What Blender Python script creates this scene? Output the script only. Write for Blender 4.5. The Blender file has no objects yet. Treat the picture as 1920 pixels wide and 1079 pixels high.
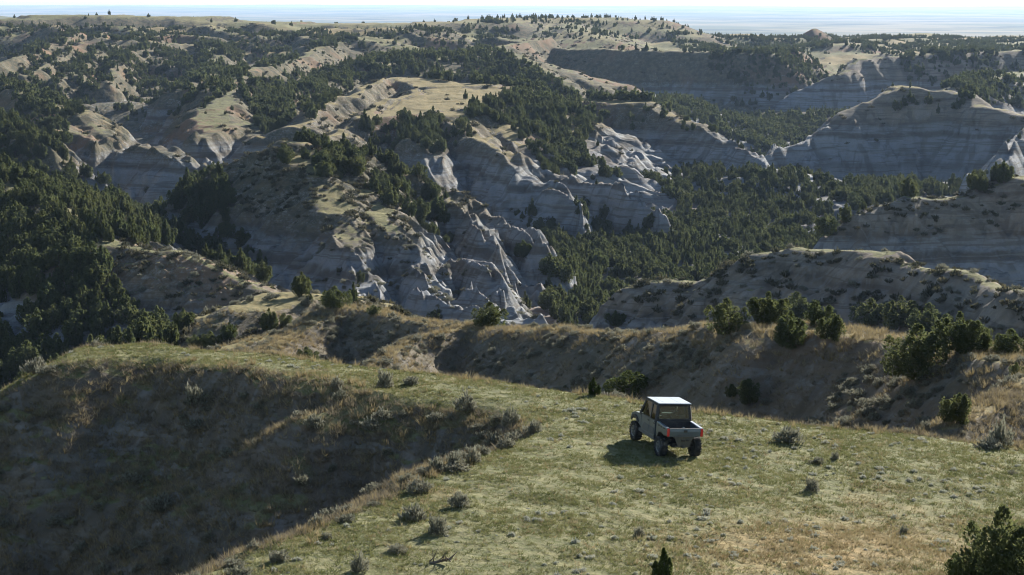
import bpy, math, random
import numpy as np
from mathutils import Matrix, Vector

# ------------------------------------------------------------------ camera, world, sun, exposure
scene = bpy.context.scene
COL = scene.collection
CAM_Z, FPX, PITCH = 16.0, 3733.0, math.radians(8.04)
SUN_AZ, SUN_EL = math.radians(31.0), math.radians(24.0)      # azimuth to the right of the view axis (+Y)

cam_data = bpy.data.cameras.new('camera')
cam_data.sensor_width, cam_data.lens = 36.0, 36.0 * FPX / 1920.0
cam_data.clip_start, cam_data.clip_end = 0.5, 200000.0
camera = bpy.data.objects.new('camera', cam_data)
camera.location = (0, 0, CAM_Z)
camera.rotation_euler = (math.radians(90) - PITCH, 0, 0)
COL.objects.link(camera)
scene.camera = camera

world = bpy.data.worlds.new('World')
scene.world = world
world.use_nodes = True
wn = world.node_tree
wn.nodes.clear()
w_out = wn.nodes.new('ShaderNodeOutputWorld')
w_bg = wn.nodes.new('ShaderNodeBackground')
w_sky = wn.nodes.new('ShaderNodeTexSky')
w_sky.sky_type = 'NISHITA'
w_sky.sun_disc = False
w_sky.sun_elevation = SUN_EL
w_sky.sun_rotation = SUN_AZ
w_sky.altitude = 700.0
w_sky.air_density = 1.0
w_sky.dust_density = 0.45
w_sky.ozone_density = 1.6
w_bg.inputs['Strength'].default_value = 0.067
wn.links.new(w_sky.outputs[0], w_bg.inputs[0])
wn.links.new(w_bg.outputs[0], w_out.inputs[0])

sun_data = bpy.data.lights.new('sun', 'SUN')
sun_data.energy = 5.0
sun_data.angle = math.radians(0.53)
sun_data.color = (1.0, 0.95, 0.87)
sun = bpy.data.objects.new('sun', sun_data)
to_sun = Vector((math.sin(SUN_AZ) * math.cos(SUN_EL), math.cos(SUN_AZ) * math.cos(SUN_EL), math.sin(SUN_EL)))
sun.rotation_euler = to_sun.to_track_quat('Z', 'Y').to_euler()
sun.location = (60, 60, 80)
COL.objects.link(sun)

vs = scene.view_settings
vs.view_transform, vs.look, vs.gamma, vs.exposure = 'Standard', 'None', 1.0, 1.2
vs.use_curve_mapping = False
scene.render.engine = 'CYCLES'
cy = scene.cycles
cy.use_denoising = True
cy.max_bounces, cy.diffuse_bounces, cy.glossy_bounces = 6, 2, 2
cy.transmission_bounces, cy.transparent_max_bounces, cy.volume_bounces = 4, 8, 1
cy.caustics_reflective = cy.caustics_refractive = False
cy.use_adaptive_sampling = True
cy.adaptive_threshold = 0.02
cy.filter_width = 1.05

# ------------------------------------------------------------------ small helpers
CT, ST = math.cos(PITCH), math.sin(PITCH)


def at(px, py, D):
    """World point on the sight line of photo point (px, py) at ground range D (metres along +Y)."""
    u, v = (px - 960.0) / FPX, (539.5 - py) / FPX
    k = D / (CT + v * ST)
    return (u * k, D, CAM_Z + (-ST + v * CT) * k)


def to_px(x, y, z):
    """Photo coordinates of world points (used only to decide where kinds of plants grow)."""
    dz = z - CAM_Z
    dep = y * CT - dz * ST
    up = y * ST + dz * CT
    return 960.0 + FPX * x / dep, 539.5 - FPX * up / dep


def tag(o, label, cat, group=None, kind=None):
    o['label'] = label
    o['category'] = cat
    if group:
        o['group'] = group
    if kind:
        o['kind'] = kind
    return o


_rng = np.random.RandomState(7)
_PERM = np.tile(_rng.permutation(512), 2).astype(np.int32)
_GRAD = _rng.uniform(-1, 1, 1024).astype(np.float32)
_N1 = _rng.uniform(-1, 1, 4097).astype(np.float32)
_N1[-1] = _N1[0]


def noise2(x, y, seed=0):
    x = np.asarray(x, np.float64) + seed * 17.31
    y = np.asarray(y, np.float64) + seed * 31.77
    xf, yf = np.floor(x), np.floor(y)
    fx, fy = (x - xf).astype(np.float32), (y - yf).astype(np.float32)
    xi, yi = xf.astype(np.int64) & 511, yf.astype(np.int64) & 511
    fx = fx * fx * (3 - 2 * fx)
    fy = fy * fy * (3 - 2 * fy)
    x1, y1 = (xi + 1) & 511, (yi + 1) & 511
    a, b = _GRAD[_PERM[_PERM[xi] + yi]], _GRAD[_PERM[_PERM[x1] + yi]]
    c, d = _GRAD[_PERM[_PERM[xi] + y1]], _GRAD[_PERM[_PERM[x1] + y1]]
    return (a + (b - a) * fx) * (1 - fy) + (c + (d - c) * fx) * fy


def fbm(x, y, octaves=4, seed=0, gain=0.5):
    out, amp, tot = 0.0, 1.0, 0.0
    for k in range(octaves):
        out = out + amp * noise2(x, y, seed + k * 3)
        tot += amp
        x, y, amp = x * 2.03 + 5.1, y * 2.03 - 3.7, amp * gain
    return out / tot


def noise1(s):
    s = np.mod(s, 4096.0)
    i = s.astype(np.int64)
    f = (s - i).astype(np.float32)
    f = f * f * (3 - 2 * f)
    return _N1[i] * (1 - f) + _N1[i + 1] * f


def sstep(a, b, x):
    t = np.clip((x - a) / (b - a), 0, 1)
    return t * t * (3 - 2 * t)

# ------------------------------------------------------------------ the shape of the land
# Each ridge is a crest line of world points; columns: photo x, photo y, range in metres, half-width of the flat crest.
# (group of hills, slope of the sides, gully strength, crest points)
RIDGES = [
    # ---- the scrubby ridge behind the utility vehicle
    ('scrub', .66, .16, [(2150,700,105,3),(1920,668,118,4),(1850,662,122,2.5),(1700,645,132,1.5),(1500,610,142,1.5),(1330,608,155,1),(1200,621,166,1.2),(1050,617,178,1.2),(900,609,190,1),(800,603,198,.8),(700,580,206,.8),(650,574,210,.8),(600,582,208,.6),(540,630,200,.5),(490,668,192,.5)]),
    ('scrub', .75, .12, [(870,612,190,.5),(763,632,184,.5),(700,690,172,.4),(660,740,165,.4)]),
    ('scrub', .62, .12, [(2050,690,102,2),(1920,738,97,.8),(1850,765,94,.6),(1770,803,90,.4)]),
    ('knoll', .50, .25, [(640,562,262,3),(590,565,252,4),(530,563,248,4),(480,577,243,3),(430,602,240,2),(370,642,236,1)]),
    ('knoll', .55, .15, [(600,607,236,1),(520,630,230,1),(410,657,222,1),(330,690,214,1)]),
    # ---- wooded ridge on the left
    ('leftridge', .44, .20, [(-260,260,540,4),(-100,300,480,2),(50,366,420,1),(130,409,390,1),(190,463,355,1),(250,469,350,.8),(330,468,347,.8),(400,501,340,.6),(450,526,335,.5),(490,547,330,.4),(520,577,322,.3)]),
    # ---- cone hill with its fluted noses
    ('cone', .72, .14, [(380,335,505,1),(430,312,495,1),(490,285,486,1),(545,269,480,2),(600,280,480,2),(680,292,490,1.5),(760,332,495,1),(830,372,490,1),(860,400,482,.7)]),
    ('cone', (.50, .80), .10, [(545,269,480,2),(585,330,457,3),(618,400,433,3),(645,470,410,3),(672,540,391,2.5),(695,592,376,2)]),
    ('cone', (.55, .70), .10, [(600,300,476,4),(660,360,455,4),(715,420,435,3),(760,480,415,2),(805,540,398,1)]),
    ('cone', .70, .16, [(700,400,440,1.5),(745,455,415,1),(800,530,395,1),(850,585,380,.8),(990,602,372,1)]),
    ('cone', (.6, .85), .12, [(830,374,492,1),(847,382,486,1),(883,412,470,.8),(905,450,450,.6),(935,482,435,.5)]),
    ('cone', .80, .12, [(860,398,490,1),(885,392,490,1),(910,401,483,1),(945,426,470,.8),(985,450,457,.5),(1008,464,449,.3)]),
    ('cone', .95, .12, [(830,505,425,1),(855,494,418,1.5),(880,491,415,1.5),(912,515,407,1),(932,538,400,.6),(942,560,394,.4)]),
    ('cone', .60, .20, [(790,548,384,1),(860,577,377,1),(960,607,370,1)]),
    ('cone', .50, .20, [(880,545,391,1),(950,588,379,1)]),
    # ---- mesa with the grassy top
    ('mesa', .62, .14, [(950,168,885,11),(900,163,885,17),(850,160,885,22),(790,152,905,12),(750,148,925,7)]),
    ('mesa', .62, .14, [(880,168,860,16),(845,187,808,17),(800,208,752,13),(735,216,730,8),(670,222,712,3)]),
    ('mesa', .62, .14, [(830,205,755,12),(868,216,732,7)]),
    ('mesa', (.55, .85), .12, [(868,222,730,4),(900,255,690,2),(925,275,665,2),(955,300,640,1.5),(977,346,610,1)]),
    ('mesa', (.55, .85), .12, [(920,228,738,4),(975,255,710,2),(1005,283,685,1.5),(1033,326,650,.8)]),
    ('mesa', .80, .14, [(790,228,722,4),(800,270,680,3),(812,320,638,2),(830,370,600,1)]),
    ('mesa', .42, .15, [(970,180,850,8),(1020,215,800,10),(1060,260,760,10),(1080,312,700,8)]),
    ('mesa', .95, .12, [(975,318,652,1),(1017,330,640,1),(1097,342,630,1.2),(1157,343,625,1.2),(1185,364,612,.8),(1222,390,602,.5),(1240,404,596,.3)]),
    ('mesa', .60, .20, [(975,332,622,2.5),(1030,366,600,2),(1075,388,588,1)]),
    ('mesa', .65, .14, [(775,168,852,1),(700,206,762,.8),(640,239,702,.8),(600,262,660,.7)]),
    ('mesa', .65, .14, [(755,150,925,3),(700,149,900,1),(650,173,830,.8),(590,206,760,.8),(540,237,720,.7)]),
    ('mesa', .72, .15, [(1050,207,905,4),(1103,197,872,6),(1140,190,862,8),(1207,193,852,8),(1233,202,842,5),(1280,217,830,3),(1323,237,815,2),(1363,263,790,2),(1400,281,770,1.5),(1430,303,750,1),(1441,319,735,.6)]),
    ('mesa', .25, .30, [(1340,328,770,10),(1430,326,745,8),(1480,336,720,6),(1560,366,690,8),(1625,388,645,6)]),
    # ---- ridges on the right
    ('right', .70, .14, [(1090,625,322,.4),(1120,602,325,.5),(1150,582,328,.5),(1200,541,330,.8),(1235,525,330,1.2),(1300,525,328,1),(1330,518,326,1),(1390,490,322,1),(1440,468,320,1),(1480,461,318,1.2),(1560,470,312,1),(1655,478,302,.8),(1680,496,298,.8),(1760,506,288,.8),(1850,525,275,.8),(1920,550,262,.8),(2120,605,240,1)]),
    ('right', .78, .14, [(1505,485,422,.4),(1520,468,425,.5),(1545,440,428,.6),(1590,405,432,1),(1640,388,434,1.5),(1700,376,436,1.5),(1830,366,438,1.2),(1870,350,442,2),(1920,337,445,3),(2120,310,450,5)]),
    ('buttes', .78, .08, [(1405,300,808,.6),(1430,289,815,1),(1455,281,822,1),(1493,264,830,1),(1547,243,840,1),(1607,193,860,1),(1647,177,870,2),(1688,164,880,6),(1750,170,878,7),(1810,177,870,4),(1850,200,850,2),(1920,215,840,2),(2120,225,830,3)]),
    ('buttes', .85, .04, [(1640,188,866,2),(1613,230,853,3),(1616,252,848,3),(1630,290,840,2)]),
    ('buttes', .85, .1, [(1990,215,840,1),(1905,268,772,1),(1830,336,700,.7)]),
    ('buttes', .80, .08, [(1300,232,1280,.6),(1343,224,1285,1),(1390,218,1288,1),(1457,193,1294,1),(1533,152,1306,1.2),(1577,137,1318,2),(1607,112,1340,2),(1737,102,1372,4),(1920,95,1430,8),(2120,95,1480,10)]),
    ('buttes', .5, .14, [(1980,130,1250,6),(1880,140,1180,5),(1830,150,1120,3),(1790,165,1040,2)]),
    # ---- long wall below the far plateau, dark wooded hills before it
    ('far', .72, .08, [(930,70,1520,6),(1000,82,1480,4),(1070,92,1420,4),(1130,93,1400,5),(1280,97,1370,6),(1420,101,1340,6),(1490,98,1400,8)]),
    ('far', .60, .15, [(947,95,1200,3),(993,113,1120,2.5),(1023,137,1050,2),(1060,153,1000,2),(1085,180,960,1.5),(1107,199,925,1)]),
    ('far', .35, .25, [(720,118,1120,14),(790,108,1150,16),(860,106,1170,14),(940,98,1200,8)]),
    ('far', .7, .15, [(887,96,1300,2),(973,80,1400,2),(1017,71,1460,6)]),
    ('far', .70, .15, [(660,72,1480,6),(640,80,1400,3),(600,90,1300,3),(543,112,1180,2),(463,130,1050,3),(420,160,920,3),(425,180,870,4),(420,205,820,5),(400,235,770,5),(388,264,733,2)]),
    ('far', .70, .12, [(425,190,860,3),(450,225,800,2),(470,262,748,1)]),
    ('far', .55, .12, [(205,288,702,1.5),(260,276,706,3),(310,281,696,3),(350,301,676,2),(378,317,660,1)]),
    ('far', .60, .16, [(-120,130,980,4),(-30,150,940,3),(20,167,900,2),(60,182,860,2),(110,217,800,2),(150,246,750,1.5),(187,277,700,1)]),
    ('far', .60, .16, [(90,195,850,1),(150,207,800,2),(190,236,770,1),(214,254,750,1)]),
    ('far', .55, .16, [(-120,195,740,3),(-30,218,700,2),(20,241,660,2),(64,264,640,1)]),
    ('far', .60, .16, [(660,140,1080,2),(640,148,1050,2),(590,161,980,2),(545,178,900,2),(520,217,830,2)]),
    ('far', .80, .12, [(150,60,1520,2),(77,89,1350,1.5),(30,106,1250,1),(-30,128,1180,1)]),
    ('far', .80, .12, [(205,62,1520,2),(143,87,1350,1),(90,116,1220,1),(40,146,1100,1)]),
    ('far', .80, .12, [(260,66,1500,2),(202,87,1350,1),(150,121,1200,1),(107,150,1080,1)]),
    ('far', .80, .12, [(300,76,1450,2),(245,97,1280,1),(207,124,1180,1),(186,155,1090,1)]),
    ('far', .75, .15, [(400,85,1450,6),(405,105,1300,3),(407,128,1200,3),(330,170,1000,2)]),
    ('far', .62, .30, [(130,52,1600,5),(167,48,1600,5),(240,50,1600,8)]),
    ('far', .62, .30, [(243,73,1480,6),(290,67,1500,8),(333,65,1520,6),(400,70,1500,6)]),
    ('far', .62, .30, [(413,55,1600,4),(457,69,1500,3)]),
    ('far', .62, .30, [(520,66,1520,4),(600,72,1460,4),(700,76,1430,3)]),
    # ---- plateau
    ('plateau', .32, .10, [(-250,40,1760,60),(-50,40,1740,40),(40,36,1750,35),(150,29,1800,50),(300,32,1820,60),(450,42,1800,60),(600,46,1780,60),(760,45,1780,60),(880,42,1800,50),(940,38,1880,30)]),
    ('plateau', .30, .20, [(930,37,1900,30),(1000,34,1950,40),(1100,34,1950,40),(1180,39,1900,30),(1240,56,1850,12),(1300,69,1800,10)]),
    ('plateau', .30, .20, [(1060,40,1900,10),(1090,60,1650,6),(1130,74,1540,4)]),
    ('plateau', .60, .0, [(1526,53,2000,.4),(1530,53,2000,.4)]),
    ('plateau', .22, .2, [(1390,71,1900,10),(1480,72,1900,15)]),
    ('plateau', .22, .2, [(1560,84,1650,12),(1600,78,1750,10)]),
    ('plateau', .22, .2, [(1640,74,2000,25),(1705,72,2000,15)]),
    ('plateau', .22, .2, [(1820,80,2000,20),(1920,80,2000,20),(2100,78,2000,20)]),
]
GROUPS = ['valley', 'fore', 'scrub', 'knoll', 'leftridge', 'cone', 'mesa', 'right', 'buttes', 'far', 'plateau']

VEH = (5.73, 73.0)         # where the utility vehicle is parked
# outline of the grassy top of the foreground ridge (world metres)
TOP = np.array([(-60,78),(-34,88),(-21.5,92.0),(-18,94.3),(-12,91.6),(-5,87.6),(1,83.6),(7,80.2),(13,78.6),(20.3,77.3),(27,75),(36,72),
                (40,50),(40,22),(-30,22),(-20,38),(-12.4,48),(-8.2,55),(-5.6,59.5),(-3.3,64),(-1.7,68.6),(.1,72),(1.3,75),(.6,77.6),(-1.2,79.4),
                (-3.2,80.6),(-5.6,81.6),(-7.2,84.2),(-11,87.3),(-14.5,89.3),(-17.3,90.9),(-21.5,89.6),(-34,85)])


def poly_sdf(x, y, P):
    d2 = np.full(x.shape, 1e18)
    inside = np.zeros(x.shape, bool)
    n = len(P)
    for i in range(n):
        ax, ay = P[i]
        bx, by = P[(i + 1) % n]
        ex, ey = bx - ax, by - ay
        t = np.clip(((x - ax) * ex + (y - ay) * ey) / (ex * ex + ey * ey), 0, 1)
        d2 = np.minimum(d2, (x - ax - t * ex) ** 2 + (y - ay - t * ey) ** 2)
        c = ((ay > y) != (by > y))
        with np.errstate(divide='ignore', invalid='ignore'):
            xi = ax + (y - ay) * ex / (ey if abs(ey) > 1e-9 else 1e-9)
        inside ^= c & (x < xi)
    d = np.sqrt(d2)
    return np.where(inside, -d, d)


def smax(a, b, k):
    h = np.clip(0.5 + 0.5 * (b - a) / k, 0, 1)
    return a + (b - a) * h + k * h * (1 - h)


_FL_D = [0, 60, 100, 130, 200, 300, 400, 800, 1000, 1150, 1350, 1600, 1800, 2500, 3200, 4500, 7000, 200000]
_FL_L = [-30, -24, -22, -25, -34, -46, -50, -50, -45, -36, -24, -9, -3, -10, -40, -70, -95, -95]
_FL_R = [-30, -24, -20, -22, -34, -46, -50, -54, -66, -66, -52, -21, -20, -22, -60, -95, -105, -105]


def land(x, y):
    """Height, hill group, distance below the crest and streaks (sediment and painted rill shade) of the land at world points."""
    x = np.asarray(x, np.float64)
    y = np.asarray(y, np.float64)
    ang = x / np.maximum(y, 1.0)
    wr = sstep(-.06, .04, ang)
    fl = np.interp(y, _FL_D, _FL_L) * (1 - wr) + np.interp(y, _FL_D, _FL_R) * wr
    big = np.clip(y / 500.0, .2, 2.0)
    fl = fl + fbm(x / 70, y / 70, 4, 3) * 5.0 * big * sstep(3500, 2000, y)
    # gullied rough country of the far left and the far plateau
    rough = sstep(950, 1250, y) * sstep(1780, 1500, y)
    rid = 1 - np.abs(fbm(x / 90 + y / 300, y / 130, 4, 11)) * 2.6
    fl = fl + rough * rid * np.where(ang < .02, 11.0, 5.0)
    # far plain: low swells, rougher and higher on the left
    farm = sstep(2600, 4500, y)
    swell = fbm(x / 1500, y / 2600, 4, 21)
    fl = fl + farm * (swell * 10 + np.clip(.06 - ang, 0, .35) * 260 * np.clip(fbm(x / 900, y / 1500, 4, 25) + .30, 0, 1) * sstep(14000, 8000, y))
    fl = fl + sstep(14000, 44000, y) * (112 + 60 * fbm(x / 9000, y / 6000, 3, 29))
    h = fl
    g = np.zeros(x.shape, np.int8)
    S = fbm(x / 25, y / 25, 2, 41) * 60.0
    dd = np.full(x.shape, 40.0)
    # domain warp so that no crest runs dead straight
    near = np.clip(y / 400.0, .12, 1.6)
    wx = x + fbm(x / (22 * near), y / (22 * near), 3, 51) * 5.0 * near
    wy = y + fbm(x / (22 * near), y / (22 * near), 3, 57) * 6.0 * near
    off = 0.0
    for (grp, slope, gul, pts) in RIDGES:
        off += 311.7
        P = [at(a, b, c) for a, b, c, _ in pts]
        W = [p[3] for p in pts]
        zmax = max(p[2] for p in P)
        sl_l, sl_r = slope if isinstance(slope, tuple) else (slope, slope)
        sl_l, sl_r = [q * 1.2 if q > .45 else q for q in (sl_l, sl_r)]
        slope = min(sl_l, sl_r)
        cliff = {'cone': 1.3, 'mesa': 1.4, 'right': 1.35, 'buttes': 1.45, 'far': 1.4}.get(grp, 1.0) if slope > .45 else 1.0
        R = (zmax + 62) / slope / (1 - gul * .9) + max(W) + 12
        xs, ys = [p[0] for p in P], [p[1] for p in P]
        m = np.nonzero((x > min(xs) - R) & (x < max(xs) + R) & (y > min(ys) - R) & (y < max(ys) + R))[0]
        if not len(m):
            continue
        X, Y = wx[m], wy[m]
        scale = np.mean(ys) / 420.0
        l1, l2 = 26 * max(scale, .35), 9 * max(scale, .35)
        best = np.full(len(m), -1e9)
        bs, bd = np.zeros(len(m)), np.zeros(len(m))
        run = off
        for i in range(len(P) - 1):
            ax, ay, az = P[i]
            bx, by, bz = P[i + 1]
            ex, ey = bx - ax, by - ay
            L = math.hypot(ex, ey)
            tr = ((X - ax) * ex + (Y - ay) * ey) / (L * L)
            t = np.clip(tr, 0, 1)
            qx, qy = X - ax - t * ex, Y - ay - t * ey
            d = np.sqrt(qx * qx + qy * qy)
            fan = np.arctan2(np.abs(tr - t) * L, d * .5 + .5)
            sa = run + t * L + np.sign(tr - t) * fan * min(14.0, L)
            e = np.maximum(d - (W[i] + t * (W[i + 1] - W[i])), 0)
            rr = .25 + .0016 * min(np.mean(ys), 700)
            e2 = np.sqrt(e * e + rr * rr) - rr
            gn = noise1(sa / l1) * .65 + noise1(sa / l2 + 77.7) * .45
            side = ex * qy - ey * qx
            sl = sl_l + (sl_r - sl_l) * (side < 0) if sl_l != sl_r else slope
            hi = az + t * (bz - az) - sl * e2 * (1 - gul * gn * np.clip(e / (l2 * .8), 0, 1))
            if cliff > 1:
                zb = -33.5 + noise1(sa / 17 + 5) * 1.6
                hi = np.where((hi < zb) & (e > .5), zb - (zb - hi) * (1 + (cliff - 1) * np.clip((e - .5) / 3, 0, 1)), hi)
            b = hi > best
            best = np.where(b, hi, best)
            bs = np.where(b, sa, bs)
            bd = np.where(b, e, bd)
            run += L
        k = .4 + 1.3 * min(scale, 1.5)
        old = h[m]
        win = best > old
        h[m] = smax(old, best, k)
        gi = GROUPS.index(grp)
        mm = m[win]
        g[mm] = gi
        S[mm] = bs[win]
        dd[mm] = bd[win]
    # benches of harder rock, then run-off flutes on the steep flanks
    mid = sstep(150, 260, y) * sstep(2600, 1500, y)
    zz = h + fbm(x / 60, y / 60, 2, 61) * 1.2
    bench = .75 * noise1(zz / 2.1 + 900) + .3 * noise1(zz / .9 + 400)
    flank = sstep(1.0, 6.0, dd)
    h = h + mid * bench * .85 * flank * sstep(-15, -24, h) * sstep(400, 40, dd)
    sc = np.clip(y / 420.0, .4, 2.6)
    low = sstep(-24, -34, h) * .75 + .25
    u = S + fbm(x / 9, y / 9, 2, 71) * 2.5 * sc
    fl0 = -np.abs(noise2(u / (7.5 * sc), dd / (60 * sc), 77)) * 2.6
    fl1 = -np.abs(noise2(u / (3.1 * sc), dd / (30 * sc), 73)) * 2.0
    fl2 = np.abs(noise2(u / (1.45 * sc), dd / (18 * sc), 79)) * 1.3
    h = h + mid * flank * low * (fl0 * .8 + fl1 * .7 + fl2 * .6 + .6) * sc * np.where(g == 0, .2, 1.0) * sstep(40, 28, dd / np.maximum(sc, 1))
    streak = noise2(u / (1.9 * sc), dd / (45 * sc), 83) * .6 + noise2(u / (.8 * sc), dd / (20 * sc), 89) * .4
    # general unevenness
    h = h + fbm(x / 11, y / 11, 4, 81) * 1.1 * sstep(95, 220, y) * sstep(3000, 1500, y)
    h = h + (fbm(x / 2.6, y / 2.6, 3, 85) * .55 * sstep(180, 300, y) * sstep(900, 500, y) + fbm(x / 1.3, y / 1.3, 3, 87) * .30 * sstep(86, 115, y) * sstep(330, 220, y)) * (.25 + .75 * sstep(.5, 3, dd))
    # the foreground ridge
    m = np.nonzero((y < 190) & (np.abs(x) < 130))[0]
    if len(m):
        X, Y = x[m], y[m]
        X2 = X + fbm(X / 4.5, Y / 4.5, 3, 91) * .9
        Y2 = Y + fbm(X / 4.5, Y / 4.5, 3, 95) * 1.1
        sd = poly_sdf(X2, Y2, TOP)
        out = np.maximum(sd, 0)
        top = fbm(X / 9, Y / 9, 3, 101) * .22 + fbm(X / 1.6, Y / 1.6, 2, 105) * .05
        top = top + .10 - .42 * np.maximum(-20.3 - X, 0) ** 1.15 * sstep(70, 76, Y)
        top = top * sstep(1.5, 4.5, np.hypot(X - VEH[0], Y - VEH[1])) - .07 * np.log1p(np.exp(np.clip(X, -40, 40)))
        far_side = sstep(-2, 6, Y - (89.5 - .72 * (X + 8)))
        slope = .68 + .10 * far_side + fbm(X / 8, Y / 8, 2, 111) * .10
        gl = fbm(X / 5 + Y / 9, Y / 11 - X / 14, 3, 115)
        e2 = np.sqrt(out * out + 1.0) - 1.0
        round_in = .10 * np.exp(np.minimum(sd, 0) / 1.2)
        hf = top - round_in - slope * e2 * (1 + .22 * gl * np.clip(out / 4, 0, 1))
        hf = hf + fbm(X / .9, Y / .9, 3, 121) * .16 * np.clip(out / 1.5, 0, 1)
        # spur inside the hollow on the left
        sp = [at(690,738,81.6), at(600,778,80), at(540,862,77.4), at(480,962,74.9), at(420,1062,72.4), at(340,1180,69)]
        hs = np.full(len(m), -1e9)
        for i in range(len(sp) - 1):
            ax, ay, az = sp[i]
            bx, by, bz = sp[i + 1]
            ex, ey = bx - ax, by - ay
            t = np.clip(((X2 - ax) * ex + (Y2 - ay) * ey) / (ex * ex + ey * ey), 0, 1)
            d = np.hypot(X2 - ax - t * ex, Y2 - ay - t * ey)
            hs = np.maximum(hs, az + t * (bz - az) - .62 * (np.sqrt(d * d + .5) - .7))
        hf = smax(hf, hs, .6)
        old = h[m]
        win = hf > old
        h[m] = smax(old, hf, 1.2)
        g[m[win]] = 1
        dd[m[win]] = out[win]
    return h, g, dd, streak


# fan-shaped sheet of ground, finer where the picture looks closely
def rows(*spans):
    out = []
    for a, b, n in spans:
        out.append(np.geomspace(a, b, n, endpoint=False))
    return np.concatenate(out)


ROW = rows((30, 52, 36), (52, 100, 380), (100, 220, 170), (220, 300, 56), (300, 560, 380), (560, 900, 235), (900, 1500, 160), (1500, 2600, 100),
           (2600, 6000, 50), (6000, 16000, 44), (16000, 60000, 40))
ROW = np.append(ROW, 60000.0)
CAN = np.concatenate([np.linspace(-.46, -.275, 40, endpoint=False), np.linspace(-.275, .275, 670, endpoint=False), np.linspace(.275, .46, 41)])
NR, NC = len(ROW), len(CAN)
GX = (ROW[:, None] * CAN[None, :]).ravel()
GY = np.repeat(ROW, NC)
GH, GG, GDD, GST = land(GX, GY)
HG = GH.reshape(NR, NC)
_lr = np.log(ROW)


def blur(A, kr, kc):
    for ax, k in ((0, kr), (1, kc)):
        pad = [(0, 0), (0, 0)]
        pad[ax] = (k + 1, k)
        c = np.cumsum(np.pad(A, pad, mode='edge'), axis=ax)
        n = A.shape[ax]
        A = (np.take(c, np.arange(2 * k + 1, 2 * k + 1 + n), axis=ax) - np.take(c, np.arange(n), axis=ax)) / (2 * k + 1)
    return A


def carve(H, r0, r1):
    """Run-off: rills that follow the fall of the land, from large gullies to small ones, cut row band by row band."""
    D, U = ROW[r0:r1], CAN
    H = H[r0:r1].copy()
    X = D[:, None] * U[None, :]
    Y = np.repeat(D[:, None], NC, 1)
    g = GG.reshape(NR, NC)[r0:r1]
    soft = np.choose(np.clip(g, 0, 10), [.12, 0, .34, .5, .55, 1.05, 1.0, .95, 1.0, .9, .4])
    band = sstep(95, 130, Y) * sstep(2400, 1700, Y)
    for oi, lam in enumerate((34.0, 17.0, 8.5, 4.6, 2.5, 1.4)):
        vis = sstep(3.0, 7.0, lam / (.0009 * Y + .0007 * Y))
        if lam > 20:
            vis = vis * sstep(300, 500, Y)
        elif lam > 10:
            vis = vis * sstep(150, 300, Y)
        hu = np.gradient(H, U, axis=1) / D[:, None]
        hy = np.gradient(H, D, axis=0) - U[None, :] * hu
        k = 4 if oi < 3 else 2
        hx, hy = blur(hu, k, k), blur(hy, k, k)
        gm = np.sqrt(hx * hx + hy * hy) + 1e-6
        sx, sy = -hy / gm, hx / gm
        m = np.nonzero((band * vis * (gm > .16)).ravel() > .01)[0]
        x, y, ax_, ay_ = X.ravel()[m] / lam, Y.ravel()[m] / lam, sx.ravel()[m], sy.ravel()[m]
        cx, cy = np.floor(x), np.floor(y)
        acc, tot = np.zeros(len(m)), np.zeros(len(m))
        for i in (-1, 0, 1):
            for j in (-1, 0, 1):
                qx, qy = cx + i, cy + j
                hi = _PERM[_PERM[(qx.astype(np.int64) + 37 * oi) & 511] + (qy.astype(np.int64) & 511)]
                px_, py_ = x - (qx + .5 + .5 * _GRAD[hi]), y - (qy + .5 + .5 * _GRAD[hi + 500])
                w = np.maximum(np.exp(-2.0 * (px_ * px_ + py_ * py_)) - .01111, 0)
                ph = (px_ * ax_ + py_ * ay_) * 6.2832
                acc += w * np.cos(ph)
                tot += w
        v = acc / np.maximum(tot, 1e-4)
        v = np.where(v > 0, v * (1.25 - .25 * v), v)
        gs = gm.ravel()[m]
        hz = H.ravel()[m]
        amp = lam * .085 * sstep(.16, .75, gs) * (.55 + .65 * sstep(-28, -35, hz)) * (1.45 if lam < 6 else 1.05)
        H.ravel()[m] += v * amp * soft.ravel()[m] * band.ravel()[m] * vis.ravel()[m]
    return H


_a, _b = int(np.searchsorted(ROW, 92)), int(np.searchsorted(ROW, 2450))
HG[_a:_b] = carve(HG, _a, _b)

# surface normals and steepness from the grid itself
P3 = np.stack([GX, GY, GH], 1).reshape(NR, NC, 3)
_dr = np.gradient(P3, axis=0)
_dc = np.gradient(P3, axis=1)
NRM = np.cross(_dc, _dr).reshape(-1, 3)
NRM /= np.linalg.norm(NRM, axis=1)[:, None] + 1e-12
SLOPE = np.sqrt(np.maximum(1 - NRM[:, 2] ** 2, 0)) / np.maximum(NRM[:, 2], .05)
del _dr, _dc


def _cell(x, y):
    r = np.interp(np.log(np.clip(y, ROW[0], ROW[-1])), _lr, np.arange(NR))
    c = np.interp(x / np.maximum(y, 1e-6), CAN, np.arange(NC))
    r0 = np.clip(r.astype(int), 0, NR - 2)
    c0 = np.clip(c.astype(int), 0, NC - 2)
    return r0, c0, r - r0, c - c0


def bil(A, x, y):
    x, y = np.asarray(x, float), np.asarray(y, float)
    r0, c0, fr, fc = _cell(x, y)
    A = A.reshape(NR, NC)
    return (A[r0, c0] * (1 - fr) * (1 - fc) + A[r0 + 1, c0] * fr * (1 - fc) + A[r0, c0 + 1] * (1 - fr) * fc + A[r0 + 1, c0 + 1] * fr * fc)


def ground(x, y):
    return bil(HG, x, y)


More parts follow.
